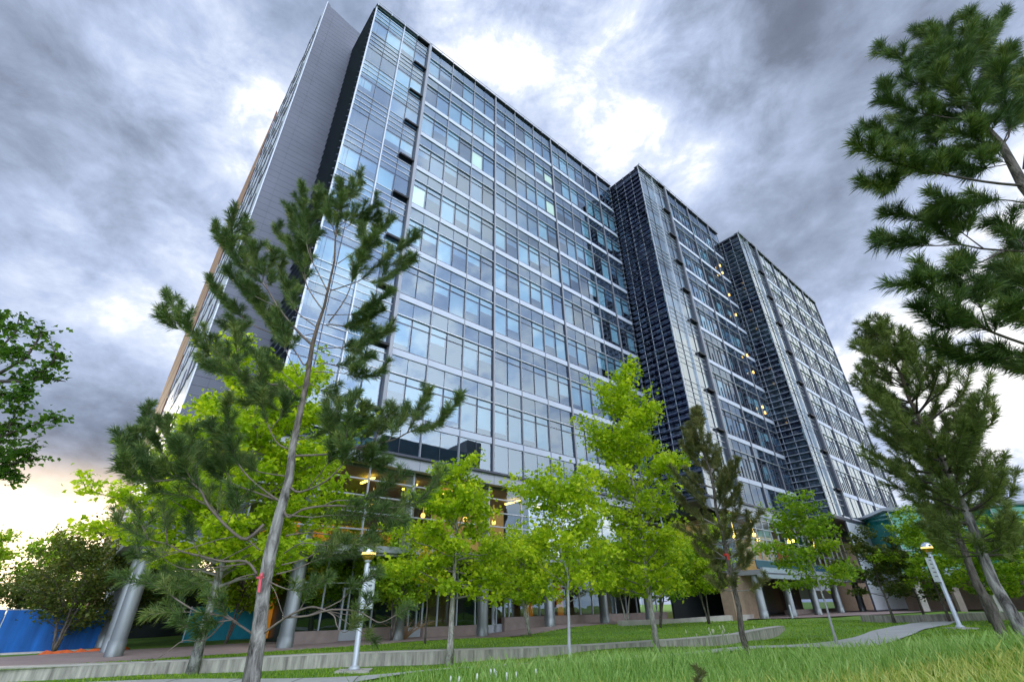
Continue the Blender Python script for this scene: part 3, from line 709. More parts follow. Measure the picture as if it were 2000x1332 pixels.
for u0 in (12.05, 16.25, 22.1, 22.85):
    p = tz(*B(u0, 28.9, 0)[:2]) + .07
    d = MB(); w = 28.88
    for a, b in ((u0, u0 + .1), (u0 + .95, u0 + 1.05)): d.bb(a, b, w, w + .05, p, 2.7)
    d.bb(u0 + .1, u0 + .95, w, w + .05, p, p + .5); d.bb(u0 + .1, u0 + .95, w, w + .05, 2.6, 2.7); do = d.build('door', whitef, OB)
    hb = MB(); hb.bb(u0 + .78, u0 + .81, w - .06, w - .03, p + .8, p + 1.3); hb.build('handle', steel, do)
# base below the east blocks: brick walls and dark entrance
m = MB()
m.bb(43, 47.3, 22.0, 23, 0, 3.75, 0); m.bb(52, 52.6, 23.5, 28, 0, 3.75, 1); m.bb(43, 72, 27.8, 28, 0, 3.75, 1); m.bb(72, 95, 24, 24.2, 0, 9.9, 0); m.bb(95, 95.2, 10, 24, 0, 3.2, 0)
m.build('entrance_wall', [mat('tan_brick', (.36, .25, .17), .85, var=.15, vscale=3), rdk], OB)
m = MB(); m.quad(B(57, 24, .3), B(72, 24, .3), B(72, 24, 3.75), B(57, 24, 3.75)); m.build('entrance_glazing', G3, OB)
m = MB(); m.bb(57, 72, 23.6, 23.95, 0, .95); m.build('stone_plinth', pink, OB)
for u0 in (49.0, 50.1, 53.2):
    d = MB(); 
    for a, b in ((u0, u0 + .09), (u0 + .95, u0 + 1.04)): d.bb(a, b, 25, 25.06, .45, 2.9)
    d.bb(u0, u0 + 1.04, 25, 25.06, 2.9, 3.0); d.bb(u0 + .09, u0 + .95, 25.01, 25.05, .45, .8); d.bb(u0 + .09, u0 + .95, 25.02, 25.03, .8, 2.9, 1)
    do = d.build('door', [alu, rdk], OB); hb = MB(); hb.bb(u0 + .8, u0 + .83, 24.93, 24.98, 1.2, 1.8); hb.build('handle', steel, do)
# light grey clad box at the right of the glazed bay
m = MB(); z = .8; lc = mat('light_cladding', (.76, .77, .82), .5, .2, var=.05)
m.bb(65.0, 79.0, 18.08, 18.17, .5, 10.1, 1)
while z < 10: m.bb(65.0, 79.0, 18.02, 18.08, z, min(z + 1.53, 10.15), 0); z += 1.55
m.bb(64.93, 65.0, 18.0, 18.17, .5, 10.2, 1); m.build('clad_box', [lc, alu_dark], OB)

# ------------------------------------------------------------ green glass link building on the right
GB = empty('link_building', (44, 55, 0)); tag(GB, 'low green glass building with white frames over an open passage behind the right hand pines', 'building')
tealg = mat('green_glass_panel', (.02, .22, .19), .08, .3, var=.6, vscale=.25); pale = mat('pale_green_panel', (.30, .62, .48), .15, .2, var=.35, vscale=.5)
A = np.array([41.0, 54.0]); Bq = np.array([78.0, 44.0]); dv = Bq - A; L = np.linalg.norm(dv); dv /= L; nv = np.array([-dv[1], dv[0]])
def GBox(mb, s0, s1, t0, t1, z0, z1, mi=0):
    q = lambda s, t, z: (A[0] + dv[0] * s + nv[0] * t, A[1] + dv[1] * s + nv[1] * t, z)
    mb.hexa([q(s0, t0, z0), q(s1, t0, z0), q(s1, t1, z0), q(s0, t1, z0), q(s0, t0, z1), q(s1, t0, z1), q(s1, t1, z1), q(s0, t1, z1)], mi)
m = MB(); GBox(m, 0, L, 0, 12, 4.2, 10.2, 0); m.build('glass_wall', tealg, GB)
rr = random.Random(4)
for i in range(12):
    for j in range(3):
        if rr.random() < .55: m = MB(); GBox(m, i * 3.1 + .1, i * 3.1 + 3.0, -.03, -.005, 4.4 + j * 1.9, 6.1 + j * 1.9); m.build('pale_panel', pale, GB)
m = MB()
for z in (4.3, 6.2, 8.1, 10.15): GBox(m, 0, L, -.15, -.04, z - .05, z + .05)
for i in range(13): GBox(m, i * 3.1 - .04, i * 3.1 + .04, -.12, -.04, 4.2, 10.2)
for i in range(0, 12, 3):
    q = lambda s, z: (A[0] + dv[0] * s - nv[0] * .3, A[1] + dv[1] * s - nv[1] * .3, z)
    m.tube([q(i * 3.1 + 1, 4.5), q(i * 3.1 + 4.5, 8.6)], [.12, .12], 8)
m.build('frame', whitef, GB)
m = MB(); GBox(m, -1, L, -.4, 12, 3.6, 4.2); GBox(m, -.5, L + .5, -.3, 12.2, 10.2, 10.5); m.build('roof', fas, GB)
for i in range(12):
    m = MB(); s = i * 3.1; x, y = A + dv * s; m.box(x, y, .4, 3.6, .28, .28, math.atan2(dv[1], dv[0])); m.build('pillar', pink if i % 2 else conc2, GB)
m = MB(); GBox(m, 0, 30, 11, 11.6, .4, 3.6); m.build('back_wall', mat('tan_wall', (.55, .38, .30), .8, var=.2, vscale=.6), GB)

# ================================================================== VEGETATION
LIME = leaf_mat('lime_leaf', [(0, (.14, .26, .010)), (.4, (.42, .58, .022)), (.75, (.68, .78, .03)), (1, (.84, .80, .05))], .45)
GREEN = leaf_mat('fresh_leaf', [(0, (.09, .20, .012)), (.5, (.32, .50, .025)), (1, (.62, .70, .04))], .4)
DARKL = leaf_mat('dark_leaf', [(0, (.04, .07, .012)), (.5, (.10, .14, .02)), (1, (.24, .22, .04))], .35)
YELL = leaf_mat('yellow_leaf', [(0, (.55, .42, .02)), (.5, (.75, .62, .03)), (1, (.85, .75, .08))], .45)
NEED = leaf_mat('pine_needle', [(0, (.03, .065, .02)), (.45, (.095, .165, .045)), (.8, (.21, .29, .08)), (1, (.42, .42, .14))], .3, .45)
NEED3 = leaf_mat('mid_needle', [(0, (.07, .11, .025)), (.5, (.18, .24, .055)), (.85, (.30, .35, .09)), (1, (.44, .42, .14))], .2, .45)
NEED2 = leaf_mat('olive_needle', [(0, (.07, .09, .025)), (.5, (.18, .19, .06)), (.85, (.28, .27, .09)), (1, (.40, .36, .13))], .2, .45)
BARK_P = bark_mat('pine_bark', (.045, .037, .032), (.50, .46, .43), 3.2, .3, 1.0, (.21, .15, .11))
BARK_M = bark_mat('pale_bark', (.20, .17, .14), (.62, .58, .52), 4, .35, .6)
BARK_D = bark_mat('dark_bark', (.05, .04, .032), (.24, .20, .17), 6, .25, .9)
TWIG = mat('twig_bark', (.27, .24, .215), .9, var=.35, vscale=6)
TWIGD = mat('dark_twig', (.09, .07, .06), .9, var=.3, vscale=6)

def leaves_mesh(name, centers, size, rg, per=1, spread=.12, flat=.6, tone=None):
    """centers (n,3); per leaves scattered around each; a leaf is a five point folded blade."""
    n = len(centers) * per; c = np.repeat(centers, per, 0) + rg.normal(0, 1, (n, 3)) * np.array([spread, spread, spread * .65])
    nr = rg.normal(0, 1, (n, 3)); nr[:, 2] = np.abs(nr[:, 2]) * 1.0 + flat; nr /= np.linalg.norm(nr, axis=1)[:, None]
    a = np.cross(nr, rg.normal(0, 1, (n, 3))); a /= np.linalg.norm(a, axis=1)[:, None]; b = np.cross(nr, a)
    s = size * (rg.beta(2, 2.6, n) * 1.25 + .35)[:, None]
    P = [c - a * s * .55, c - a * s * .1 + b * s * .55 + nr * s * .12, c + a * s * .25 + b * s * .22 + nr * s * .05, c + a * s * .65 - nr * s * .1, c + a * s * .25 - b * s * .22 + nr * s * .05, c - a * s * .1 - b * s * .55 + nr * s * .12]
    V = np.stack(P, 1).reshape(-1, 3); F = (np.arange(n)[:, None] * 6 + np.arange(6)[None]).ravel()
    t = np.repeat(rg.uniform(0, 1, n) * .45, 6)
    base = np.repeat(np.repeat(tone if tone is not None else rg.uniform(0, .55, len(centers)), per), 6)
    return fast_mesh(name, V, F, np.full(n, 6), attr=np.clip(t + base, 0, 1))

def broadleaf(name, base, H, cb, prof, nlimb, leafsize, seed, m, label, cat, group=None, bark=None, trad=.09, nleaf=9, stems=1, per=7, spread=.16, rise=(20, 50), wob=.1, extra=None):
    rg = np.random.default_rng(seed); base = np.array(base, float); base[2] -= .05
    root = empty(name, base); tag(root, label, cat, group); tm = MB(); lm_ = MB(); cents = []; tones = []
    for s in range(stems):
        az0 = rg.uniform(0, 6.28) + s * 2.1; lean = (.0 if stems == 1 else rg.uniform(.16, .34))
        npt = 9; pts = []
        for i in range(npt):
            t = i / (npt - 1); off = np.array([math.cos(az0), math.sin(az0), 0]) * lean * H * t * (1 - .35 * t) + np.array([rg.normal(0, wob), rg.normal(0, wob), 0]) * t * min(1, H / 5)
            pts.append(base + off + np.array([0, 0, H * t * (1 if stems == 1 else rg.uniform(.88, 1))]))
        pts = np.array(pts)
        rad = [trad * (1.25 if i == 0 else 1) * (1 - .88 * (i / (npt - 1)) ** .9) for i in range(npt)]
        tm.tube([tuple(p) for p in pts], rad, 9)
        for k in range(nlimb):
            t = cb + (1 - cb) * ((k + rg.uniform(0, .8)) / nlimb) * .97
            f = t * (npt - 1); i0 = min(int(f), npt - 2); p0 = pts[i0] + (pts[i0 + 1] - pts[i0]) * (f - i0)
            tt = (t - cb) / (1 - cb); Rr = prof(tt) * rg.uniform(.6, 1.12)
            az = k * 2.4 + rg.uniform(-.5, .5) + s; el = R(rg.uniform(*rise)) * (.6 + .7 * tt)
            d = np.array([math.cos(az) * math.cos(el), math.sin(az) * math.cos(el), math.sin(el)])
            L = Rr / max(math.cos(el), .35); q = [p0]
            for j in range(1, 6): q.append(p0 + d * L * j / 5 + np.array([0, 0, -.10 * L * (j / 5) ** 2]) + rg.normal(0, .03 * L, 3))
            r0 = max(.008, rad[i0] * .42); lm_.tube([tuple(x) for x in q], [r0 * (1 - .8 * j / 5) for j in range(6)], 5, cap=False)
            q = np.array(q)
            nt = max(3, int(L * 5.5))
            for a_ in range(nt):
                u_ = rg.uniform(.22, 1.0) if a_ else 1.0; ff = u_ * 5; j0 = min(int(ff), 4); c0 = q[j0] + (q[j0 + 1] - q[j0]) * (ff - j0)
                dd = rg.normal(0, 1, 3); dd[2] = abs(dd[2]) * .45; dd = dd / np.linalg.norm(dd) * .7 + d * .5; tl = (.18 + .26 * L * (1 - .5 * u_)) * rg.uniform(.6, 1.2)
                tl = min(tl, .9); e = c0 + dd * tl
                if rg.uniform() < .6: lm_.tube([tuple(c0), tuple((c0 + e) / 2 + rg.normal(0, .02, 3)), tuple(e)], [r0 * .35, r0 * .25, .004], 4, cap=False)
                tn = rg.uniform(0, .5)
                for b_ in np.linspace(.35, 1.05, 3): cents.append(c0 + (e - c0) * b_); tones.append(tn)
    if extra is not None:
        for c in extra: cents.append(np.array(c)); tones.append(.4)
    tm.build('trunk', bark or BARK_M, root, smooth=True); lm_.build('limbs', TWIG if (bark or BARK_M) is not BARK_D else TWIGD, root, smooth=True)
    me = leaves_mesh('crown', np.array(cents), leafsize, rg, per, spread, tone=np.array(tones)); link('crown', me, [m], root)
    return root

def needles_mesh(name, P, Dv, rg, length, width, per, tone=None):
    """P (n,3) points on twigs with directions Dv; per needles at each."""
    n = len(P) * per; p = np.repeat(P, per, 0); d = np.repeat(Dv, per, 0)
    r = rg.normal(0, 1, (n, 3)); r -= d * (r * d).sum(1)[:, None]; r /= np.linalg.norm(r, axis=1)[:, None]
    ang = rg.uniform(.4, 1.15, n)[:, None]; nd = d * np.cos(ang) + r * np.sin(ang); nd[:, 2] += .08
    nd /= np.linalg.norm(nd, axis=1)[:, None]; L = length * rg.uniform(.7, 1.15, n)[:, None]
    w = np.cross(nd, rg.normal(0, 1, (n, 3))); w /= np.linalg.norm(w, axis=1)[:, None]; w = w * width * .5
    p = p + rg.normal(0, .006, (n, 3)); mid = p + nd * L * .6; tip = p + nd * L + np.array([0, 0, -.012]) * L / .12
    V = np.stack([p - w, p + w, mid + w * .8, tip, mid - w * .8], 1).reshape(-1, 3); F = (np.arange(n)[:, None] * 5 + np.arange(5)[None]).ravel()
    base = np.repeat(np.repeat(tone if tone is not None else rg.uniform(0, .5, len(P)), per), 5)
    return fast_mesh(name, V, F, np.full(n, 5), attr=np.clip(base + np.repeat(rg.uniform(0, .5, n), 5), 0, 1))

class Pine:
    def __init__(s, seed, nl=.12, nw=.006, per=9, step=.022): s.rg = np.random.default_rng(seed); s.br = MB(); s.P = []; s.D = []; s.T = []; s.nl = nl; s.nw = nw; s.per = per; s.step = step
    def brush(s, pts, a=0.0, tone=None):
        pts = np.array(pts); seg = np.linalg.norm(np.diff(pts, axis=0), axis=1); cum = np.concatenate([[0], np.cumsum(seg)]); L = cum[-1]
        if L < 1e-4: return
        tone = s.rg.uniform(0, .5) if tone is None else tone
        for t in np.arange(a * L, L, s.step):
            i = min(np.searchsorted(cum, t, 'right') - 1, len(seg) - 1); f = (t - cum[i]) / seg[i]
            s.P.append(pts[i] + (pts[i + 1] - pts[i]) * f); s.D.append((pts[i + 1] - pts[i]) / seg[i]); s.T.append(tone)
        for _ in range(3): s.P.append(pts[-1]); s.D.append((pts[-1] - pts[-2]) / seg[-1]); s.T.append(tone)
    def branch(s, pts, r0, fol=.4, twigs=True, tl=(.22, .42), dens=7.0, up=.35):
        """main branch polyline with needles from fraction fol, side twigs alternate"""
        pts = np.array(pts, float); rg = s.rg
        # subdivide smoothly
        q = []
        for i in range(len(pts) - 1):
            for k in range(3):
                t = k / 3; p0 = pts[max(i - 1, 0)]; p1 = pts[i]; p2 = pts[i + 1]; p3 = pts[min(i + 2, len(pts) - 1)]
                q.append(.5 * ((2 * p1) + (-p0 + p2) * t + (2 * p0 - 5 * p1 + 4 * p2 - p3) * t * t + (-p0 + 3 * p1 - 3 * p2 + p3) * t ** 3))
        q.append(pts[-1]); q = np.array(q); n = len(q)
        s.br.tube([tuple(x) for x in q], [max(.004, r0 * (1 - .85 * i / (n - 1))) for i in range(n)], 6, cap=True)
        if fol >= 1: return
        seg = np.linalg.norm(np.diff(q, axis=0), axis=1); cum = np.concatenate([[0], np.cumsum(seg)]); L = cum[-1]
        i0 = int(fol * (n - 1)); s.brush(q[min(max(i0, int((n - 1) * .42)), n - 2):])
        if not twigs: return
        t = fol * L; side = 1
        while t < L * .97:
            i = min(np.searchsorted(cum, t, 'right') - 1, n - 2); f = (t - cum[i]) / seg[i]; p = q[i] + (q[i + 1] - q[i]) * f; d = (q[i + 1] - q[i]) / seg[i]
            r = rg.normal(0, 1, 3); r -= d * r.dot(d); r /= np.linalg.norm(r); r[2] = abs(r[2]) * .6 + up * .6; r[1] *= 1.0
            dd = d * .65 + r * .7; dd /= np.linalg.norm(dd); ll = rg.uniform(*tl) * (1 - .45 * t / L)
            e1 = p + dd * ll * .5; e2 = e1 + (dd + np.array([0, 0, up])) / np.linalg.norm(dd + np.array([0, 0, up])) * ll * .5
            s.br.tube([tuple(p), tuple(e1), tuple(e2)], [.006, .005, .003], 4, cap=False); s.brush([p, e1, e2], .25)
            t += rg.uniform(.6, 1.4) / dens
    def finish(s, root, m, bm, name='needles'):
        s.br.build('branches', bm, root, smooth=True)
        link(name, needles_mesh(name, np.array(s.P), np.array(s.D), s.rg, s.nl, s.nw, s.per, np.array(s.T)), [m], root)

# ------------------------------------------------------------ foreground pine, traced limb by limb
PY = 6.4
def pine_main():
    P = Pine(11, .135, .0052, 13, .018); rg = P.rg
    tr = [(489, 1400), (490, 1332), (505, 1240), (515, 1150), (527, 1083), (547, 1000), (565, 936), (572, 870), (599, 746), (610, 674), (621, 634), (633, 600), (653, 511), (655, 466), (666, 410), (680, 365), (687, 345)]
    rp = [.145, .126, .108, .10, .102, .084, .072, .062, .052, .042, .036, .030, .022, .018, .013, .009, .006]
    pts = [at(x, y, PY) for x, y in tr]; b0 = pts[0].copy(); b0[2] = tz(b0[0], b0[1]) - .1
    root = empty('pine_tree', (b0[0], b0[1], b0[2])); tag(root, 'large young pine nearest the camera with grey scaly trunk and pink ribbon', 'tree')
    rp = [x * .76 for x in rp]; t = MB(); t.tube([tuple(b0)] + [tuple(p) for p in pts], [.13] + rp, 16); t.build('trunk', BARK_P, root, smooth=True)
    def tp_(y):  # trunk point at pixel row
        ys_ = [q[1] for q in tr][::-1]; xs_ = [q[0] for q in tr][::-1]; return np.interp(y, ys_, xs_)
    BR = [ # (points, fol, r, depth bias)
        ([(639, 568), (610, 511), (574, 446), (563, 401)], .35, .02, .5), ([(610, 511), (599, 478), (590, 400), (588, 356)], .2, .014, -.3), ([(608, 505), (602, 440), (622, 400), (626, 362)], .2, .014, .2),
        ([(655, 466), (640, 400), (634, 380)], .1, .01, .3), ([(660, 440), (668, 400), (700, 360), (704, 345)], .1, .01, .2), ([(662, 430), (665, 380), (668, 352)], .0, .01, -.3),
        ([(660, 515), (716, 475), (745, 446), (770, 426)], .3, .014, .5), ([(664, 440), (691, 424), (723, 408), (738, 397)], .1, .012, -.4), ([(668, 450), (700, 432), (741, 430)], .2, .01, .3),
        ([(642, 630), (675, 583), (693, 534), (711, 478), (712, 440)], .4, .02, -.6), ([(693, 534), (715, 490), (735, 470)], .1, .012, -.9),
        ([(646, 568), (682, 556), (707, 545), (745, 511), (790, 478), (822, 451)], .45, .02, .5), ([(707, 545), (736, 551), (786, 523)], .3, .012, .6), ([(745, 515), (775, 516), (810, 509)], .3, .01, .7),
        ([(639, 615), (711, 610), (756, 572)], .35, .014, -.3), ([(637, 634), (689, 636), (745, 607)], .35, .012, .3), ([(640, 632), (690, 640), (735, 655)], .3, .012, .2),
        ([(621, 681), (678, 677), (716, 667), (768, 643)], .3, .014, .4), ([(660, 678), (680, 684), (702, 686)], .2, .01, .2),
        ([(612, 726), (662, 728), (711, 737), (747, 724)], .45, .012, -.3), ([(620, 708), (678, 713), (727, 697)], .45, .011, .2),
        ([(610, 674), (581, 647), (543, 600), (513, 553), (468, 518), (452, 472), (458, 411)], .5, .034, -.5), ([(468, 518), (445, 485), (432, 472), (422, 440)], .2, .014, -.7), ([(500, 540), (485, 480), (478, 443), (481, 428)], .15, .014, -.3),
        ([(509, 553), (529, 512), (531, 488)], .3, .012, -.4), ([(525, 570), (505, 520), (497, 486)], .1, .012, -.6), ([(543, 600), (500, 580), (470, 560), (440, 530)], .4, .014, -.9),
        ([(630, 605), (600, 560), (576, 492), (545, 460), (537, 440)], .5, .02, .5), ([(600, 560), (590, 520), (570, 500)], .2, .012, .6), ([(620, 640), (576, 605), (560, 560), (545, 520)], .4, .018, .2),
        ([(604, 700), (594, 713), (576, 686), (538, 645), (511, 600), (490, 555)], .5, .026, .3), ([(538, 654), (493, 634), (448, 600), (418, 563), (410, 545)], .35, .016, .4), ([(520, 640), (505, 600), (480, 575)], .2, .012, .5), ([(493, 634), (470, 640), (440, 640)], .2, .010, .5),
        ([(578, 776), (555, 752), (529, 751), (488, 735), (425, 690), (391, 663), (367, 645), (340, 600), (325, 568)], .35, .026, -.5), ([(367, 647), (335, 638), (308, 618)], .1, .012, -.6), ([(425, 690), (405, 695), (391, 699)], .1, .01, -.6),
        ([(459, 713), (470, 656), (466, 634)], .1, .012, -.3), ([(488, 735), (440, 730), (400, 715)], .2, .012, -.7), ([(587, 760), (560, 735), (527, 708), (515, 690)], .45, .012, .3), ([(583, 735), (556, 679), (551, 634), (548, 615)], .4, .012, -.3),
        ([(563, 877), (538, 861), (515, 803), (508, 735), (508, 697)], .45, .02, -.6), ([(515, 803), (490, 770), (480, 740)], .2, .012, -.7), ([(525, 840), (560, 800), (565, 770)], .3, .012, -.7),
        ([(547, 979), (493, 959), (454, 945), (414, 923), (385, 880), (370, 840)], .5, .022, .5), ([(547, 979), (511, 954), (475, 920), (454, 880), (445, 836), (445, 780)], .5, .024, -.5), ([(454, 880), (420, 850), (400, 830)], .2, .012, -.6), ([(454, 945), (430, 900), (425, 870)], .2, .012, .5),
        ([(515, 1024), (481, 1053), (448, 1033), (407, 988), (391, 957), (358, 934), (313, 925), (274, 910), (245, 880), (236, 850)], .45, .034, -.6), ([(313, 925), (285, 900), (266, 868), (263, 842)], .15, .014, -.6), ([(345, 930), (315, 880), (290, 840), (281, 800)], .25, .016, -.3), ([(358, 934), (300, 940), (262, 935), (232, 915)], .2, .014, -.9), ([(394, 957), (376, 902), (349, 880), (322, 845), (315, 822)], .25, .016, -.2), ([(391, 957), (350, 900), (345, 860)], .2, .014, -.9),
        ([(466, 1015), (450, 981), (450, 955)], .1, .012, -.5), ([(430, 1010), (405, 975), (404, 958)], .1, .012, -.4), ([(407, 988), (370, 970), (330, 965), (300, 960)], .2, .014, -.7), ([(440, 1030), (460, 990), (480, 970)], .2, .012, -.8),
        ([(502, 1121), (481, 1096), (436, 1096), (391, 1085), (353, 1076), (326, 1062), (290, 1053), (245, 1031), (229, 1015), (222, 995)], .62, .026, .3), ([(326, 1062), (322, 1015), (317, 985)], .15, .012, .3), ([(290, 1053), (270, 1010), (262, 990)], .2, .01, .3), ([(353, 1076), (300, 1090), (262, 1085)], .2, .01, .2), ([(391, 1085), (370, 1040), (365, 1020)], .3, .01, .4),
        ([(481, 1100), (380, 1112), (335, 1101), (297, 1071)], 1, .018, .6), ([(508, 1075), (461, 1047), (358, 1074), (313, 1078)], 1, .016, -.4), ([(500, 1060), (420, 1100), (370, 1120), (320, 1125), (290, 1130)], .45, .014, .8), ([(440, 1105), (400, 1140), (340, 1150)], .2, .01, .8),
        ([(497, 1240), (440, 1204), (388, 1195), (340, 1167), (296, 1140), (252, 1135), (225, 1125)], .5, .022, -.3), ([(388, 1195), (330, 1195), (290, 1200)], .2, .01, -.3), ([(440, 1205), (415, 1225), (395, 1240)], .1, .012, -.3), ([(440, 1210), (400, 1250), (360, 1250), (330, 1270), (300, 1290), (282, 1291)], .97, .014, -.4), ([(470, 1220), (430, 1190), (405, 1165)], .3, .012, -.5), ([(455, 1210), (420, 1215), (370, 1225), (345, 1215)], .3, .012, -.6),
        ([(550, 985), (563, 1010), (590, 995), (631, 988), (680, 988), (725, 992), (793, 989), (826, 972), (868, 920)], .5, .032, -.3), ([(631, 988), (658, 977), (703, 977), (748, 961), (793, 925)], .35, .016, -.4), ([(560, 1005), (610, 1010), (646, 1006), (750, 1008), (790, 1020)], .4, .016, -.6),
        ([(566, 950), (586, 961), (635, 940), (667, 909), (669, 897), (682, 814), (687, 772)], .5, .026, -.7), ([(676, 850), (655, 830), (640, 790)], .2, .012, -.8), ([(675, 860), (700, 830), (712, 800)], .2, .01, -.7), ([(600, 955), (640, 905), (650, 870), (640, 820)], .35, .014, -.5),
        ([(572, 890), (648, 886), (714, 870), (768, 859), (801, 843), (846, 832), (880, 803), (901, 767)], .6, .026, .2), ([(795, 846), (813, 803), (835, 764)], .2, .012, .2), ([(758, 861), (770, 843), (795, 796)], .2, .012, .1), ([(724, 868), (745, 836), (770, 796)], .2, .012, .3), ([(700, 872), (722, 845), (725, 822)], .1, .01, .3), ([(648, 886), (670, 895), (720, 900), (745, 915)], .25, .012, .3), ([(690, 873), (720, 888), (728, 898)], .2, .008, .2),
        ([(558, 1046), (600, 1040), (644, 1044), (714, 1050), (781, 1020)], .55, .016, .5), ([(540, 1121), (574, 1112), (626, 1091), (690, 1078)], .5, .018, -.3), ([(549, 1103), (601, 1089), (640, 1060), (660, 1050)], .45, .014, .4), ([(555, 1080), (590, 1060), (640, 1065), (700, 1062), (730, 1068)], .45, .012, -.5),
        ([(509, 1240), (559, 1205), (600, 1186), (627, 1188), (652, 1202), (657, 1219), (669, 1234), (682, 1230), (702, 1212)], .82, .022, -.4), ([(559, 1205), (602, 1202), (648, 1190), (699, 1194), (724, 1207), (744, 1215), (775, 1200), (797, 1185)], .78, .02, -.5), ([(602, 1202), (665, 1173), (686, 1150), (735, 1120)], .5, .014, -.3), ([(640, 1192), (680, 1200), (710, 1190), (725, 1170)], .5, .01, -.5), ([(580, 1200), (600, 1165), (615, 1140)], .35, .012, -.5), ([(640, 1190), (700, 1230), (730, 1250)], .75, .008, -.2),
        ([(518, 1130), (536, 1152), (549, 1190), (557, 1207)], 1, .01, -.4), ([(500, 1120), (460, 1130), (440, 1150), (425, 1160)], 1, .012, .3), ([(515, 1130), (560, 1150), (600, 1150), (640, 1130)], .4, .014, -.6),
        ([(620, 650), (560, 660), (540, 640)], .4, .012, .6), ([(600, 746), (640, 770), (660, 790)], .4, .012, .7), ([(575, 860), (620, 850), (650, 830)], .4, .014, .8), ([(560, 930), (500, 920), (460, 900), (430, 900)], .4, .016, .9), ([(590, 790), (540, 800), (520, 780), (480, 790)], .4, .016, .8), ([(598, 750), (550, 770), (500, 760)], .4, .014, .9)]
    for pl, fol, r0, db in BR:
        n = len(pl); L = sum(math.dist(pl[i], pl[i + 1]) for i in range(n - 1))
        q = []; acc = 0
        for i, (x, y) in enumerate(pl):
            if i: acc += math.dist(pl[i - 1], pl[i])
            on = abs(x - tp_(y)) / 330
            q.append(at(x, y, PY + db * min(1.3, on + .25 * acc / 150) + .0))
        low = pl[-1][1] > 915; P.step = .032 if low else .018; P.branch(q, r0 * .62, fol if not low else min(1, fol + .08), tl=(.14, .40 if not low else .28), dens=14 if not low else 7, up=.3)
    P.finish(root, NEED, mat('pine_twig', (.20, .155, .13), .9, var=.4, vscale=5))
    # ribbon tied round the trunk
    a = at(510, 1128, PY - .09); rb = MB(); c = at(515, 1128, PY)
    rb.lathe((c[0], c[1], c[2]), [(.082, -.012), (.085, 0), (.082, .012)], 20)
    rb.hexa([tuple(a + np.array(v)) for v in ((0, -.01, -.15), (.03, -.01, -.16), (.03, 0, -.16), (0, 0, -.15), (-.018, -.01, .0), (.012, -.01, .0), (.012, 0, .0), (-.018, 0, .0))])
    rb.lathe(tuple(a + np.array([0, -.01, .02])), [(.008, -.03), (.022, 0), (.008, .04)], 8)
    o = rb.build('ribbon', mat('pink_ribbon', (.85, .12, .16), .6)); tag(o, 'pink ribbon tied around the scaly trunk of the nearest pine', 'ribbon')
pine_main()

def pine_auto(base, H, cb, Rm, seed, label, m=NEED, tr=.12, nl=.13, nw=.008, per=8, step=.03, whorl=.42, nb=5, lean=(0, 0), tl=(.2, .45), dens=5, group=None, bark=BARK_P, prof=None, name='pine_tree', elv=(5, 35)):
    P = Pine(seed, nl, nw, per, step); rg = P.rg; base = np.array(base, float); base[2] -= .1
    root = empty(name, base); tag(root, label, 'tree', group)
    pts = [base + np.array([lean[0] * t, lean[1] * t, H * t]) + np.array([rg.normal(0, .03), rg.normal(0, .03), 0]) * (0 < t) for t in np.linspace(0, 1, 12)]
    t = MB(); t.tube([tuple(p) for p in pts], [tr * (1.2 if i == 0 else 1) * (1 - .92 * (i / 11)) + .004 for i in range(12)], 12); t.build('trunk', bark, root, smooth=True)
    z = cb * H; pts = np.array(pts)
    prof = prof or (lambda x: (1 - x) ** .75 * (.55 + .9 * min(1, x * 3)) )
    while z < H * .985:
        tt = z / H; f = tt * 11; i = min(int(f), 10); p0 = pts[i] + (pts[i + 1] - pts[i]) * (f - i); x = (tt - cb) / (1 - cb)
        for k in range(nb):
            az = rg.uniform(0, 6.28); L = Rm * prof(x) * rg.uniform(.6, 1.15) + .12; el = R(rg.uniform(*elv) + 30 * x)
            d = np.array([math.cos(az) * math.cos(el), math.sin(az) * math.cos(el), math.sin(el)])
            q = [p0, p0 + d * L * .35 + np.array([0, 0, -.03 * L]), p0 + d * L * .7 + rg.normal(0, .05 * L, 3), p0 + d * L + np.array([0, 0, .22 * L])]
            P.branch(q, .008 + .012 * L, .3 if x > .15 else .5, tl=tl, dens=dens)
        z += whorl * rg.uniform(.7, 1.2)
    P.brush([pts[-1] - np.array([0, 0, .4]), pts[-1]], 0)
    P.finish(root, m, TWIGD if m is not NEED2 else TWIG); return root

b = gp(1462, 1273, .5); b[2] = tz(b[0], b[1])
pine_auto(b, 7.0, .24, 1.3, 21, 'slim young olive green pine with red ribbon between the tall maple and the entrance', NEED2, .08, .17, .011, 10, .03, .42, 5, tl=(.16, .34), dens=5, bark=BARK_D)
rb = MB(); c = at(1418, 1083, b[1]); rb.lathe(tuple(c), [(.07, -.03), (.075, 0), (.07, .03)], 14); rb.hexa([tuple(c + np.array(v)) for v in ((-.02, -.10, -.14), (.02, -.10, -.14), (.02, -.08, -.14), (-.02, -.08, -.14), (-.03, -.10, .02), (.03, -.10, .02), (.03, -.08, .02), (-.03, -.08, .02))])
tag(rb.build('ribbon', mat('red_ribbon', (.75, .05, .03), .6)), 'red ribbon tied around the slim young olive pine', 'ribbon')
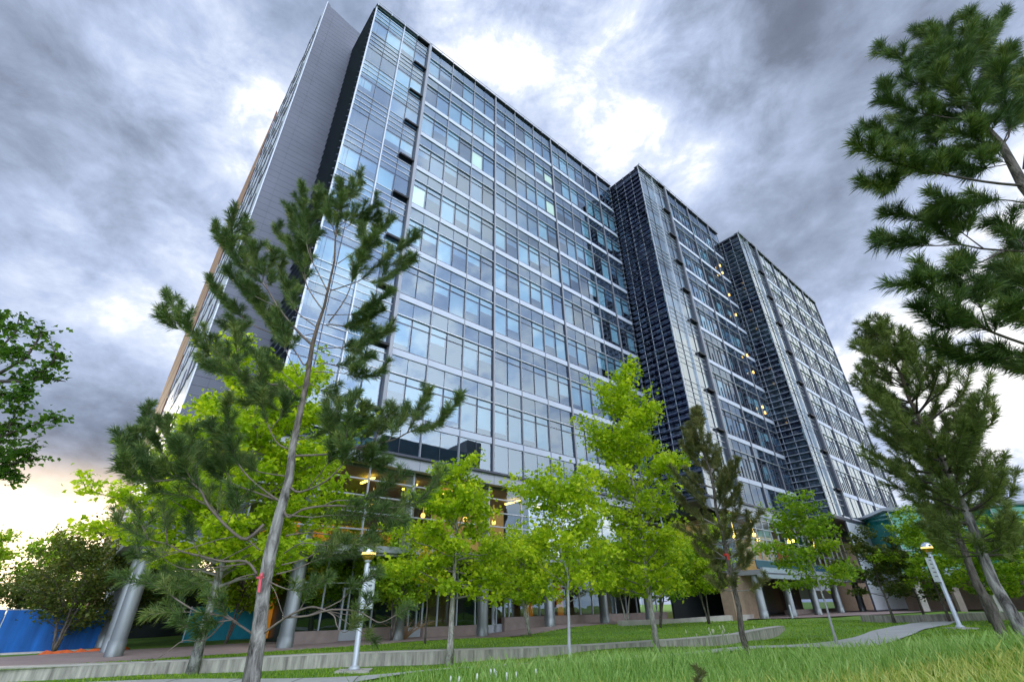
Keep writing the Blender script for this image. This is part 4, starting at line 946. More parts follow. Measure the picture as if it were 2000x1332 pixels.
# right hand pines
bx = at(1985, 1215, 9.6)[0]; bB = np.array([bx, 9.6, tz(bx, 9.6)])
pine_auto(bB, 6.6, .25, 1.5, 33, 'pine on the right with dense long needled crown, trunk nearest the right edge', NEED3, .10, .17, .008, 8, .024, .30, 6, tl=(.2, .42), dens=6, elv=(0, 30), prof=lambda x: (1 - x) ** .6 * (.42 + 1.6 * min(.5, x * 1.2)))
bx = at(1945, 1215, 12.2)[0]; bC = np.array([bx, 12.2, tz(bx, 12.2)])
pine_auto(bC, 5.6, .42, 1.15, 35, 'darker pine standing just behind the long needled pine on the right', NEED3, .11, .15, .009, 8, .03, .40, 5, tl=(.25, .45), dens=5, bark=BARK_D, elv=(-8, 25))
def pine_right():
    Yd = 4.6; P = Pine(41, .185, .0055, 16, .018)
    root = empty('pine_tree', (7.15, 4.6, 1.0)); tag(root, 'tall pine reaching in from the top right corner with open arching branches', 'tree')
    tr = [(2140, 560), (2070, 450), (1999, 363), (1957, 284), (1915, 237), (1873, 189), (1850, 150), (1840, 120)]
    pts = [at(x, y, Yd) for x, y in tr]; b0 = np.array([pts[0][0], pts[0][1], tz(pts[0][0], pts[0][1]) - .1])
    t = MB(); t.tube([tuple(b0), tuple((b0 + pts[0]) / 2)] + [tuple(p) for p in pts], [.15, .13, .09, .072, .06, .046, .034, .023, .014, .006], 14); t.build('trunk', BARK_D, root, smooth=True)
    root.location = tuple(b0)
    for o in root.children: o.matrix_parent_inverse = Matrix.Translation(-Vector(b0))
    BR = [([(1999, 363), (1921, 355), (1794, 331), (1710, 305), (1668, 279)], .45, .028, -.4), ([(1794, 331), (1736, 363), (1702, 362)], .1, .012, -.5), ([(1850, 345), (1780, 300), (1735, 262), (1700, 250)], .3, .014, .3),
          ([(1905, 237), (1836, 158), (1747, 110), (1715, 90)], .35, .02, .4), ([(1836, 158), (1815, 79), (1784, 58)], .2, .012, .5), ([(1873, 189), (1878, 105), (1900, 42), (1890, 22)], .2, .016, -.3), ([(1885, 120), (1930, 70), (1925, 45)], .2, .012, -.5), ([(1873, 189), (1840, 110), (1850, 55)], .2, .012, .2),
          ([(1957, 284), (1973, 252), (1957, 158), (1973, 90)], .4, .02, -.6), ([(1999, 330), (2010, 200), (1995, 120)], .3, .018, .6), ([(1905, 237), (1794, 221), (1740, 195), (1722, 160)], .3, .014, -.3), ([(1915, 245), (1850, 270), (1790, 250), (1760, 225)], .35, .014, .5), ([(1860, 200), (1800, 170), (1760, 150)], .3, .012, .2),
          ([(1940, 270), (1880, 300), (1820, 290)], .3, .012, .7), ([(1975, 320), (1900, 330), (1850, 310)], .3, .012, -.6), ([(1930, 250), (1960, 180), (1920, 120), (1915, 90)], .3, .014, .8), ([(1890, 210), (1850, 240), (1800, 235)], .3, .01, .8), ([(2020, 400), (1950, 390), (1880, 400), (1830, 380)], .35, .016, -.4),
          ([(2060, 490), (1994, 491), (1878, 478), (1794, 426), (1726, 420)], .5, .028, .3), ([(1878, 478), (1800, 480), (1740, 470), (1716, 478)], .3, .014, .2), ([(1920, 485), (1860, 440), (1830, 410)], .3, .012, .3), ([(1960, 490), (1900, 520), (1850, 540), (1810, 530)], .35, .014, -.3), ([(2010, 500), (1980, 450), (1950, 430)], .2, .014, -.2),
          ([(2090, 700), (1973, 662), (1889, 625), (1826, 568), (1772, 557)], .4, .028, -.2), ([(1889, 625), (1840, 640), (1790, 600)], .25, .014, -.3), ([(1930, 640), (1900, 570), (1860, 560)], .3, .014, .2), ([(2080, 690), (1960, 700), (1880, 700), (1830, 680)], .35, .016, .4), ([(2060, 660), (1990, 600), (1960, 560), (1930, 540)], .3, .018, .5), ([(2080, 600), (2000, 560), (1960, 520)], .3, .016, .1), ([(2070, 640), (2000, 630), (1950, 600)], .2, .014, -.6), ([(2080, 560), (2010, 540), (1980, 470)], .2, .014, .6),
          ([(2100, 760), (2010, 720), (1960, 690)], .3, .016, .7), ([(1957, 284), (1985, 220), (2000, 160)], .2, .014, .1), ([(1850, 150), (1842, 120), (1830, 85), (1822, 60)], .0, .012, .2), ([(1915, 237), (1880, 215), (1850, 170), (1835, 130)], .1, .012, -.5), ([(1957, 284), (1930, 250), (1900, 190), (1888, 150)], .1, .012, -.6), ([(1980, 330), (1950, 300), (1905, 270), (1870, 260)], .1, .012, -.6), ([(1873, 189), (1900, 130), (1950, 40), (1955, 30)], .3, .012, .4), ([(2100, 640), (2030, 420), (2010, 400)], .3, .012, .4)]
    for pl, fol, r0, db in BR:
        q = []; acc = 0
        for i, (x, y) in enumerate(pl):
            if i: acc += math.dist(pl[i - 1], pl[i])
            q.append(at(x, y, Yd + db * acc / 250))
        P.branch(q, r0 * .75, fol, tl=(.16, .40), dens=10, up=.1)
    P.finish(root, NEED, TWIGD)
pine_right()

# ------------------------------------------------------------ maples and other broadleaf trees
def onG(px, py, z0=.2):
    z = z0
    for _ in range(5): p = gp(px, py, z); z = gz(p[0], p[1])
    p = gp(px, py, z); return (p[0], p[1], z)
bell = lambda R0: (lambda t: R0 * (.45 + .75 * math.sin(math.pi * min(1, t * .9 + .15)) ** .8) * (1.0 if t < .7 else 1 - (t - .7) * 1.5))
cone = lambda R0: (lambda t: R0 * (1.05 - .85 * t) * (.75 + .25 * min(1, t * 5)))
broadleaf('maple_tree', (-2.25, 18.7, gz(-2.25, 18.7)), 6.5, .30, cone(2.75), 40, .13, 101, LIME, 'bright green maple with thick pale trunk, second from the lamp post', 'tree', bark=BARK_M, trad=.12, per=12, rise=(5, 40))
broadleaf('maple_tree', (1.5, 15.7, gz(1.5, 15.7)), 4.85, .33, bell(1.35), 30, .11, 102, LIME, 'small maple with slender smooth silver trunk in front of the retaining wall', 'tree', bark=mat('silver_bark', (.50, .50, .52), .6, var=.12, vscale=4), trad=.055, per=12, rise=(25, 55))
broadleaf('maple_tree', (4.95, 19.6, gz(4.95, 19.6)), 9.9, .15, lambda t: 1.7 * (1.12 - t) ** .45 * (.8 + .5 * math.sin(3 * t)), 66, .13, 103, LIME, 'tallest maple with narrow upright lime crown rising past the louvred corner', 'tree', bark=BARK_M, trad=.10, per=10, rise=(25, 60))
broadleaf('maple_tree', (-9.6, 16.7, 0), 9.6, .24, lambda t: 4.2 * (1.05 - t) ** .55 * (.85 + .25 * math.sin(3 * t)), 80, .14, 104, LIME, 'broad lime maple behind the nearest pine with dark patched trunk', 'tree', bark=bark_mat('patched_bark', (.04, .035, .03), (.50, .48, .45), 2.2, .5, .5), trad=.15, per=11, rise=(10, 45))
broadleaf('maple_tree', (11.7, 20.3, gz(11.7, 20.3)), 5.0, .34, cone(1.9), 28, .12, 105, GREEN, 'young maple with thin pale trunk on the lawn in front of the glazed entrance bay', 'tree', bark=mat('silver_bark2', (.45, .45, .45), .6, var=.15, vscale=4), trad=.05, per=10, rise=(10, 45))
# low multi-stemmed trees along the building
MS = [(1035, 1240, 4.5, 2.0, 'multi stemmed small tree on the lawn just left of the slender silver maple'), (1290, 1226, 4.4, 1.6, 'multi stemmed small tree behind the tall maple trunk'), (1225, 1219, 4.8, 2.1, 'multi stemmed bushy tree against the shopfront left of the tall maple trunk'),
      (1385, 1218, 4.6, 2.0, 'multi stemmed spreading tree in front of the tan brick wall'), (690, 1247, 4.6, 2.3, 'leafy multi stemmed tree behind the lamp post banner'), (765, 1246, 3.9, 1.6, 'small shrubby tree in front of the white shop doors'), (560, 1252, 4.5, 2.0, 'leafy tree beside the steel column behind the nearest pine trunk'), (440, 1255, 4.5, 2.4, 'low spreading tree under the broad lime maple')]
for i, (px, py, h, r_, lab) in enumerate(MS):
    p = onG(px, py); broadleaf('small_tree', p, h, .34, bell(r_ * .95), 19, .14, 200 + i, (LIME, GREEN, GREEN, LIME, GREEN, GREEN, GREEN, GREEN)[i], lab, 'tree', 'small trees along the building', bark=BARK_D if i % 2 else BARK_M, trad=.06, stems=3, per=7, rise=(15, 55))
p = onG(850, 1240); broadleaf('small_tree', (p[0], p[1] - 3, gz(p[0], p[1] - 3)), 3.9, .55, bell(.9), 9, .13, 231, YELL, 'yellow leaved small tree right of the lamp globe', 'tree', bark=BARK_D, trad=.05, per=6)
# dark shrub trees on the left
for i, (px, py, h, r_, lab, m_) in enumerate([(105, 1272, 4.3, 1.9, 'dark multi stemmed tree in front of the blue fence', DARKL), (225, 1260, 4.2, 2.0, 'dark bushy tree between the blue fence and the steel columns', DARKL), (15, 1262, 3.4, 1.6, 'small dark tree at the left edge of the blue fence', DARKL)]):
    p = onG(px, py); broadleaf('dark_tree', p, h, .16, bell(r_ * .9), 15, .12, 300 + i, m_, lab, 'tree', bark=BARK_D, trad=.07, stems=4, per=5, spread=.2, rise=(15, 60))
for i, (x, y, h, r_, lab) in enumerate([(-46, 40, 6.5, 3.5, 'distant leafy tree behind the blue fence at the left edge'), (-56, 52, 7, 4, 'distant rounded tree far behind the blue fence'), (-38, 44, 5.5, 3, 'distant low tree behind the dark tree on the left')]):
    broadleaf('distant_tree', (x, y, 0), h, .2, bell(r_), 20, .3, 320 + i, GREEN, lab, 'tree', 'trees beyond the blue fence', bark=BARK_D, trad=.15, per=6, spread=.35)
# round dark tree and planting near the link
for i, (x, y, h, r_, m_, lab) in enumerate([(at(1738, 1190, 36)[0], 36, 4.5, 1.9, DARKL, 'round dark green tree on the low stone planter right of the entrance'), (at(1800, 1188, 38)[0], 38, 4.3, 1.7, DARKL, 'second round dark tree just right of the first on the stone planter'), (31, 34, 4.0, 1.6, GREEN, 'green tree behind the right hand lamp post'), (27, 27, 4.4, 1.8, GREEN, 'bright leafy tree between the two right hand pine trunks'), (34, 30, 4.6, 2.0, YELL, 'yellow leaved tree at the far right behind the pines'), (22, 19, 4.6, 1.9, GREEN, 'leafy green tree at the right edge behind the pine trunk'), (40, 40, 5, 2.4, GREEN, 'green tree in front of the link building passage'), (at(1845, 1188, 34)[0], 34, 5.0, 2.0, GREEN, 'leafy green tree right of the far lamp banner in front of the green glass'), (at(1925, 1190, 30)[0], 30, 5.2, 2.1, GREEN, 'full green tree filling the gap between the right hand pine trunks and the green glass')]):
    broadleaf('courtyard_tree', (x, y, tz(x, y)), h, .3, bell(r_), 18, .16, 340 + i, m_, lab, 'tree', bark=BARK_D, trad=.09, per=9, rise=(15, 55))
# branches reaching in at the left edge
def left_tree():
    rg = np.random.default_rng(77); Yd = 8.0; b0 = np.array([-13.4, 8.0, 0]); root = empty('overhanging_tree', b0); tag(root, 'dark leaved tree leaning in from the left edge against the sky', 'tree')
    t = MB(); tp0 = [(-260, 1330), (-235, 1100), (-190, 950), (-150, 860), (-110, 760), (-60, 700)]
    pts = [at(x, y, Yd) for x, y in tp0]; t.tube([tuple(b0)] + [tuple(p) for p in pts], [.2, .19, .16, .12, .09, .06, .03], 10); t.build('trunk', BARK_D, root, smooth=True)
    LB = [[(-110, 760), (-20, 700), (30, 650), (38, 618)], [(-60, 700), (-20, 640), (5, 615)], [(-110, 780), (10, 745), (70, 735), (128, 745)], [(-20, 740), (50, 700), (80, 655), (75, 640)], [(0, 745), (60, 745), (105, 705), (108, 680)], [(-150, 860), (-20, 860), (50, 835), (115, 810)], [(-20, 860), (20, 830), (30, 808)], [(-190, 920), (-50, 905), (20, 880), (85, 870)], [(-60, 910), (0, 915), (45, 900), (75, 893)], [(-80, 800), (-10, 790), (40, 772), (60, 760)], [(-60, 700), (-10, 680), (20, 690), (50, 690)], [(-60, 930), (0, 930), (30, 920)], [(-80, 760), (0, 770), (20, 780)], [(-110, 750), (-40, 640), (-10, 612)]]
    l = MB(); cs = []
    for L in LB:
        db = rg.uniform(-.8, .8); q = np.array([at(x, y, Yd + db * i / len(L)) for i, (x, y) in enumerate(L)])
        l.tube([tuple(p) for p in q], [.035 * (1 - .8 * i / (len(q) - 1)) for i in range(len(q))], 6)
        for _ in range(18):
            f = rg.uniform(.25, 1) * (len(q) - 1); i = min(int(f), len(q) - 2); c = q[i] + (q[i + 1] - q[i]) * (f - i); e = c + rg.normal(0, .15, 3) * np.array([1, 1, .8])
            l.tube([tuple(c), tuple(e)], [.008, .003], 4, cap=False); cs += [e, (c + e) / 2]
    l.build('limbs', TWIGD, root, smooth=True)
    link('crown', leaves_mesh('crown', np.array(cs), .085, rg, 6, .06), [leaf_mat('deep_green_leaf', [(0, (.03, .08, .015)), (.5, (.07, .16, .02)), (1, (.14, .24, .03))], .4)], root)  # dark green leaf tones, varied at random
left_tree()

# ------------------------------------------------------------ grass
def grass(name, pts, h, w, rg, m, lean=.35):
    n = len(pts); az = rg.uniform(0, 6.28, n); d = np.stack([np.cos(az), np.sin(az), np.zeros(n)], 1); az2 = rg.uniform(0, 6.28, n); wv = np.stack([np.cos(az2), np.sin(az2), np.zeros(n)], 1) * (w * .5)[:, None]
    H = h[:, None]; up = np.array([0, 0, 1.0]); L = lean * rg.uniform(.2, 1.4, n)[:, None]
    mid = pts + up * H * .55 + d * H * L * .3; tip = pts + up * H + d * H * L
    V = np.stack([pts - wv, pts + wv, mid + wv * .7, tip, mid - wv * .7], 1).reshape(-1, 3); F = (np.arange(n)[:, None] * 5 + np.arange(5)[None]).ravel()
    nz = np.sin(pts[:, 0] * .7) * np.cos(pts[:, 1] * .9 + 1) * .12
    me = fast_mesh(name, V, F, np.full(n, 5), attr=np.clip(np.repeat(rg.uniform(.1, .8, n) + nz, 5), 0, 1)); return tag(link(name, me, [m]), kind='stuff')
GR = leaf_mat('grass_blade', [(0, (.08, .19, .012)), (.5, (.26, .43, .03)), (1, (.50, .62, .08))], .3)
GT = leaf_mat('tall_grass_blade', [(0, (.16, .32, .06)), (.5, (.38, .58, .15)), (1, (.64, .76, .30))], .35)
GY = leaf_mat('dry_grass_blade', [(0, (.34, .42, .08)), (.5, (.62, .64, .17)), (1, (.85, .80, .34))], .35)
rg = np.random.default_rng(5)
def wedge(n, r0, r1, a0, a1):
    a = R(rg.uniform(a0, a1, n)) if False else np.radians(rg.uniform(a0, a1, n)); r = np.exp(rg.uniform(math.log(r0), math.log(r1), n)); return r * np.sin(a), r * np.cos(a), r
# near path distances are kept clear
PATHS = []
def keep_off(x, y):
    # pixels of the strips re-sampled in plan
    ok = np.ones(len(x), bool)
    for A_, B_, hw in PATHS:
        A_ = np.array(A_); B_ = np.array(B_); d = B_ - A_; L2 = (d * d).sum(); t = np.clip(((x - A_[0]) * d[0] + (y - A_[1]) * d[1]) / L2, 0, 1)
        ok &= ((x - A_[0] - t * d[0]) ** 2 + (y - A_[1] - t * d[1]) ** 2) > hw * hw
    return ok
pp = [gp(100, 1352)[:2], gp(600, 1340)[:2], gp(850, 1330)[:2], gp(1000, 1320)[:2], gp(1250, 1302, .05)[:2], gp(1400, 1288, .1)[:2], gp(1560, 1268, .25)[:2], gp(1680, 1252, .35)[:2], gp(1760, 1234, .4)[:2], gp(1810, 1220, .45)[:2], gp(1850, 1208, .5)[:2]]
for i in range(len(pp) - 1): PATHS.append((pp[i], pp[i + 1], 1.02))
pp2 = [gp(1850, 1208, .5)[:2], gp(1905, 1206, .5)[:2], gp(1960, 1207, .5)[:2], gp(2100, 1212, .5)[:2]]
for i in range(3): PATHS.append((pp2[i], pp2[i + 1], 1.4))
for i in range(len(WL) - 1): PATHS.append(((WL[i][0], WL[i][1]), (WL[i + 1][0], WL[i + 1][1]), .38))
def inside_b(x, y):  # u,w of plan points
    return x * UB[0] + y * UB[1], x * WB[0] + y * WB[1]
x, y, r = wedge(190000, 4, 50, -52, 56)
u_, w_ = inside_b(x, y); ok = keep_off(x, y) & (w_ < np.interp(u_, [-20, 41, 45, 50, 56, 60, 66, 75, 130], [24.8, 24.8, 20.7, 19.5, 17.5, 15.4, 13.4, 11.9, 7.9]))
x, y, r = x[ok], y[ok], r[ok]; z = terr(x, y); bw = behind_wall(x, y)
for k0 in np.where(bw)[0][:0]: pass
# height on the raised bed from a coarse lookup
gx = np.arange(-40, 16, 1.0); gy = np.arange(10, 50, 1.0); GX, GY_ = np.meshgrid(gx, gy); LUT = bed_height(GX.ravel(), GY_.ravel()).reshape(GX.shape)
def lut(x, y):
    i = np.clip((x - gx[0]), 0, len(gx) - 1.001); j = np.clip((y - gy[0]), 0, len(gy) - 1.001); i0 = i.astype(int); j0 = j.astype(int); fi = i - i0; fj = j - j0
    return LUT[j0, i0] * (1 - fi) * (1 - fj) + LUT[j0, i0 + 1] * fi * (1 - fj) + LUT[j0 + 1, i0] * (1 - fi) * fj + LUT[j0 + 1, i0 + 1] * fi * fj
z = np.where(bw, np.maximum(z, lut(x, y)), z)
grass('lawn_grass', np.stack([x, y, z - .01], 1), rg.uniform(.04, .10, len(x)) * np.where(bw, .8, 1), .010 + r * .0009, rg, GR)
def patch(n, cx, cy, sx, sy):
    return cx + rg.normal(0, sx, n), cy + rg.normal(0, sy, n)
x, y, r = wedge(84000, 2.6, 17, -22, 58); ok = keep_off(x, y) & (np.radians(rg.uniform(-22, 4, len(x))) < np.arctan2(x, y)); 
az = np.degrees(np.arctan2(x, y)); rmin = np.interp(az, [-22, 5, 15, 25, 60], [9.8, 8, 5.5, 3.0, 2.6]); rmax = np.interp(az, [-22, 0, 10, 20, 30, 45, 60], [12, 14.0, 14.2, 12.5, 12, 12, 12]); ok &= (r > rmin) & (r < rmax)
x, y, r = x[ok], y[ok], r[ok]; z = terr(x, y); dry = (np.sin(x * .8 + 2) + np.cos(y * .9 + x * .3) + rg.normal(0, .5, len(x))) > np.interp(r, [3, 7.5, 9.5, 12], [-1.2, -.5, .9, 1.8])
hh = rg.uniform(.07, .24, len(x)) * np.interp(r, [3, 6, 10, 13], [.5, .75, 1.0, 1.35]) * (1 + .5 * (rg.uniform(0, 1, len(x)) < .06))
P_ = np.stack([x, y, z - .01], 1)
grass('tall_grass', P_[~dry], hh[~dry], .005 + r[~dry] * .0011, rg, GT, .5); grass('dry_grass', P_[dry], hh[dry] * .85, .005 + r[dry] * .0011, rg, GY, .6)

# ================================================================== STREET FURNITURE, FENCE, PEOPLE
chrome = mat('mirror_globe', (.75, .80, .85), .08, 1.0); amber = mat('amber_glass', (.62, .36, .05), .10, .85); lampm = mat('lamp_paint', (.60, .63, .66), .4, .3, var=.05)
def lamp_post(base, H, label, ban_w, ban_h, side, lines, face):
    root = empty('lamp_post', base); tag(root, label, 'lamp post', 'globe lamps along the path'); x, y, z = base
    m = MB(); m.box(x, y, z - .1, z + .05, .5, .38, .1); m.build('footing', conc2, root)
    m = MB(); m.lathe(base, [(.01, .05), (.17, .05), (.17, .10), (.12, .14), (.085, .16), (.085, H - .55), (.05, H - .5), (.05, H - .42)], 18); m.build('pole', lampm, root, smooth=True)
    R0 = .225; c = (x, y, z + H - R0)
    prof = [(R0 * math.sin(t), R0 * 1.05 * math.cos(t)) for t in np.linspace(.02, math.pi / 2, 9)]
    m = MB(); m.lathe(c, prof[::-1], 24); g = m.build('globe', chrome, root, smooth=True)
    m = MB(); m.lathe(c, [(R0 * .999 * math.sin(t), R0 * 1.05 * math.cos(t)) for t in np.linspace(math.pi / 2, 2.9, 9)][::-1], 24); m.build('globe_base', amber, g, smooth=True)
    m = MB(); m.lathe(c, [(R0 * 1.01, -.035), (R0 * 1.02, 0), (R0 * 1.01, .03)], 24); m.build('lit_ring', mat('lit_ring', (1, .7, .3), .3, emit=(1, .62, .15), es=1.6), g, smooth=True)
    m = MB(); m.lathe((x, y, z + H - 2 * R0 - .06), [(.05, 0), (.12, .05), (.12, .09)], 16); m.build('collar', lampm, root, smooth=True)
    # banner box fixed to the pole
    c_, s_ = math.cos(face), math.sin(face); ux = np.array([c_, s_, 0]); nx_ = np.array([s_, -c_, 0]); top = z + H - 2 * R0 - .22
    def q(a, b, t): return tuple(np.array([x, y, 0]) + ux * a + nx_ * t + np.array([0, 0, b]))
    a0, a1 = (.09, .09 + ban_w) if side > 0 else (-.09 - ban_w, -.09)
    def slab(mb, a, b, z0, z1, t0, t1, mi=0): mb.hexa([q(a, z0, t0), q(b, z0, t0), q(b, z0, t1), q(a, z0, t1), q(a, z1, t0), q(b, z1, t0), q(b, z1, t1), q(a, z1, t1)], mi)
    m = MB(); slab(m, a0, a1, top - ban_h, top, -.03, .03); ban = m.build('banner', mat('banner_panel', (.66, .68, .68), .5), root)
    m = MB(); slab(m, a0 - .03 if side > 0 else a1 - .06, a1 if side > 0 else a1 + .03, top, top + .05, -.04, .04); slab(m, a0, a1, top - ban_h - .04, top - ban_h, -.04, .04); m.build('bracket', alu_dark, root)
    m = MB(); rr = random.Random(3)
    for k in range(lines):
        zc = top - ban_h * (.08 + .84 * k / lines); wd = (a1 - a0) * rr.uniform(.35, .7); cx_ = (a0 + a1) / 2
        slab(m, cx_ - wd / 2, cx_ + wd / 2, zc - ban_h * .045, zc, .0305, .034)
    m.build('lettering', mat('banner_ink', (.16, .18, .24), .6), ban)
lx = gp(691, 1312, 0); lamp_post((lx[0], lx[1], gz(lx[0], lx[1])), 3.46, 'near lamp post with half chrome half amber globe and narrow grey banner by the wall', .26, 1.15, 1, 5, -.25)
lx = np.array([19.5, 24.1, .52]); lamp_post((lx[0], lx[1], tz(lx[0], lx[1])), 3.5, 'far lamp post at the right with wide pale banner beside the curved path', .62, 1.0, -1, 5, .6)

# blue mesh fence
FB = empty('construction_fence', (-22, 24, 0)); tag(FB, 'blue mesh construction fence at the left edge behind the dark tree', 'fence')
blue = mat('blue_mesh', (.01, .13, .46), .75, var=.55, vscale=1.3, bump=.9, bscale=2.5, streak=True); blue2 = mat('teal_mesh', (.02, .30, .42), .7, var=.3, vscale=.8)
fp = [(-40, 18.0), (-27.5, 22.8), (-23.8, 24.9), (-20.6, 27.2), (-18.4, 30.2), (-15.0, 33.5), (-11.5, 36.5)]
fh = [1.9, 1.85, 1.8, 1.8, 1.8, 1.9, 1.9]
m = MB(); m2 = MB()
for i in range(len(fp) - 1):
    if i == 3: continue
    (x0, y0), (x1, y1) = fp[i], fp[i + 1]; k = 8
    for j in range(k):
        ta, tb = j / k, (j + 1) / k; bow = lambda t: .06 * math.sin(t * 9 + i)
        P0 = (x0 + (x1 - x0) * ta + bow(ta), y0 + (y1 - y0) * ta); P1 = (x0 + (x1 - x0) * tb + bow(tb), y0 + (y1 - y0) * tb)
        (m if i < 4 else m2).hexa([(P0[0], P0[1], .12), (P1[0], P1[1], .12), (P1[0], P1[1] + .015, .12), (P0[0], P0[1] + .015, .12), (P0[0], P0[1], fh[i]), (P1[0], P1[1], fh[i + 1]), (P1[0], P1[1] + .015, fh[i + 1]), (P0[0], P0[1] + .015, fh[i])])
m.build('mesh_panel', blue, FB); m2.build('mesh_panel', blue2, FB)
for i, (x, y) in enumerate(fp):
    m = MB(); m.tube([(x, y + .05, -.1), (x, y + .05, fh[i] + .1)], [.03, .03], 8); m.build('post', alu, FB)
m = MB(); m.tube([(x, y + .05, fh[i] + .02) for i, (x, y) in enumerate(fp)], [.025] * len(fp), 6); m.build('top_rail', alu, FB)
# strip of bare kerb and orange netting in front of the fence
rg = np.random.default_rng(8); m = MB()
for k in range(14):
    x, y = -20.9 + k * .19, 24.2 + k * .14 ; h = .10 + .16 * abs(math.sin(k * 1.3))
    if k: m.hexa([(px_, py_, .02), (x, y, .02), (x + .02, y + .35, .02), (px_, py_ + .35, .02), (px_, py_, ph), (x, y, h), (x, y + .3, h * .7), (px_, py_ + .3, ph * .7)])
    px_, py_, ph = x, y, h
tag(m.build('safety_netting', mat('orange_net', (.80, .14, .03), .7, var=.3, vscale=8)), 'crumpled orange safety netting on the ground by the blue fence', 'netting')
m = MB(); m.tube([(-34, 20.2, .06), (-27, 21.9, .06), (-23, 23.8, .06), (-20, 26, .06)], [.12] * 4, 8); tag(m.build('kerb', conc2), 'pale kerb along the foot of the blue construction fence', 'kerb')

# seats and planters near the entrance
def arc_wall(name, pts, h, t, m_, label, cat):
    mb = MB()
    for i in range(len(pts) - 1):
        (x0, y0), (x1, y1) = pts[i], pts[i + 1]; z0, z1 = tz(x0, y0), tz(x1, y1); dx, dy = x1 - x0, y1 - y0; L_ = math.hypot(dx, dy); nx_, ny_ = -dy / L_ * t, dx / L_ * t
        mb.hexa([(x0, y0, z0 - .1), (x1, y1, z1 - .1), (x1 + nx_, y1 + ny_, z1 - .1), (x0 + nx_, y0 + ny_, z0 - .1), (x0, y0, z0 + h), (x1, y1, z1 + h), (x1 + nx_, y1 + ny_, z1 + h), (x0 + nx_, y0 + ny_, z0 + h)])
    return tag(mb.build(name, m_), label, cat)
c0 = np.array([29.5, 38.6]); arc_wall('stone_planter', [(c0[0] + 5.2 * math.cos(a), c0[1] + 4.2 * math.sin(a)) for a in np.linspace(math.pi * 1.02, math.pi * 1.95, 12)], .42, .5, concrete, 'low curved stone planter wall under the round dark trees', 'planter')
p0 = onG(1452, 1212); p1 = onG(1492, 1208)
m = MB(); m.hexa([(p0[0], p0[1], p0[2] - .1), (p1[0], p1[1], p0[2] - .1), (p1[0] - .3, p1[1] + 1.1, p0[2] - .1), (p0[0] - .3, p0[1] + 1.1, p0[2] - .1), (p0[0], p0[1], p0[2] + .42), (p1[0], p1[1], p0[2] + .42), (p1[0] - .3, p1[1] + 1.1, p0[2] + .42), (p0[0] - .3, p0[1] + 1.1, p0[2] + .42)]); 
tag(m.build('stone_bench', conc2), 'pale stone block bench beside the entrance columns', 'bench')
p0 = onG(1215, 1222); p1 = onG(1330, 1216); p2 = onG(1440, 1211)
arc_wall('seat_wall', [p0[:2], p1[:2], p2[:2]], .4, .4, conc2, 'low pale seat wall behind the multi stemmed trees', 'wall')
cx_ = gp(1905, 1207, .5); arc_wall('kerb_wall', [tuple(gp(1890, 1200, .6)[:2]), tuple(gp(1960, 1200, .6)[:2]), tuple(gp(2060, 1203, .6)[:2])], .35, .4, conc2, 'low pale concrete wall behind the right hand path', 'wall')
for i, u in enumerate((47.4, 55.5)):
    p = B(u, 19.4, 0); z = tz(p[0], p[1]) + .07; m = MB(); m.lathe((p[0], p[1], z), [(.07, 0), (.07, .95), (.05, 1.0), (.0, 1.0)], 14)
    tag(m.build('bollard', lampm, smooth=True), ('white bollard between the first two entrance columns' if i == 0 else 'white bollard beside the right hand entrance columns'), 'bollard')

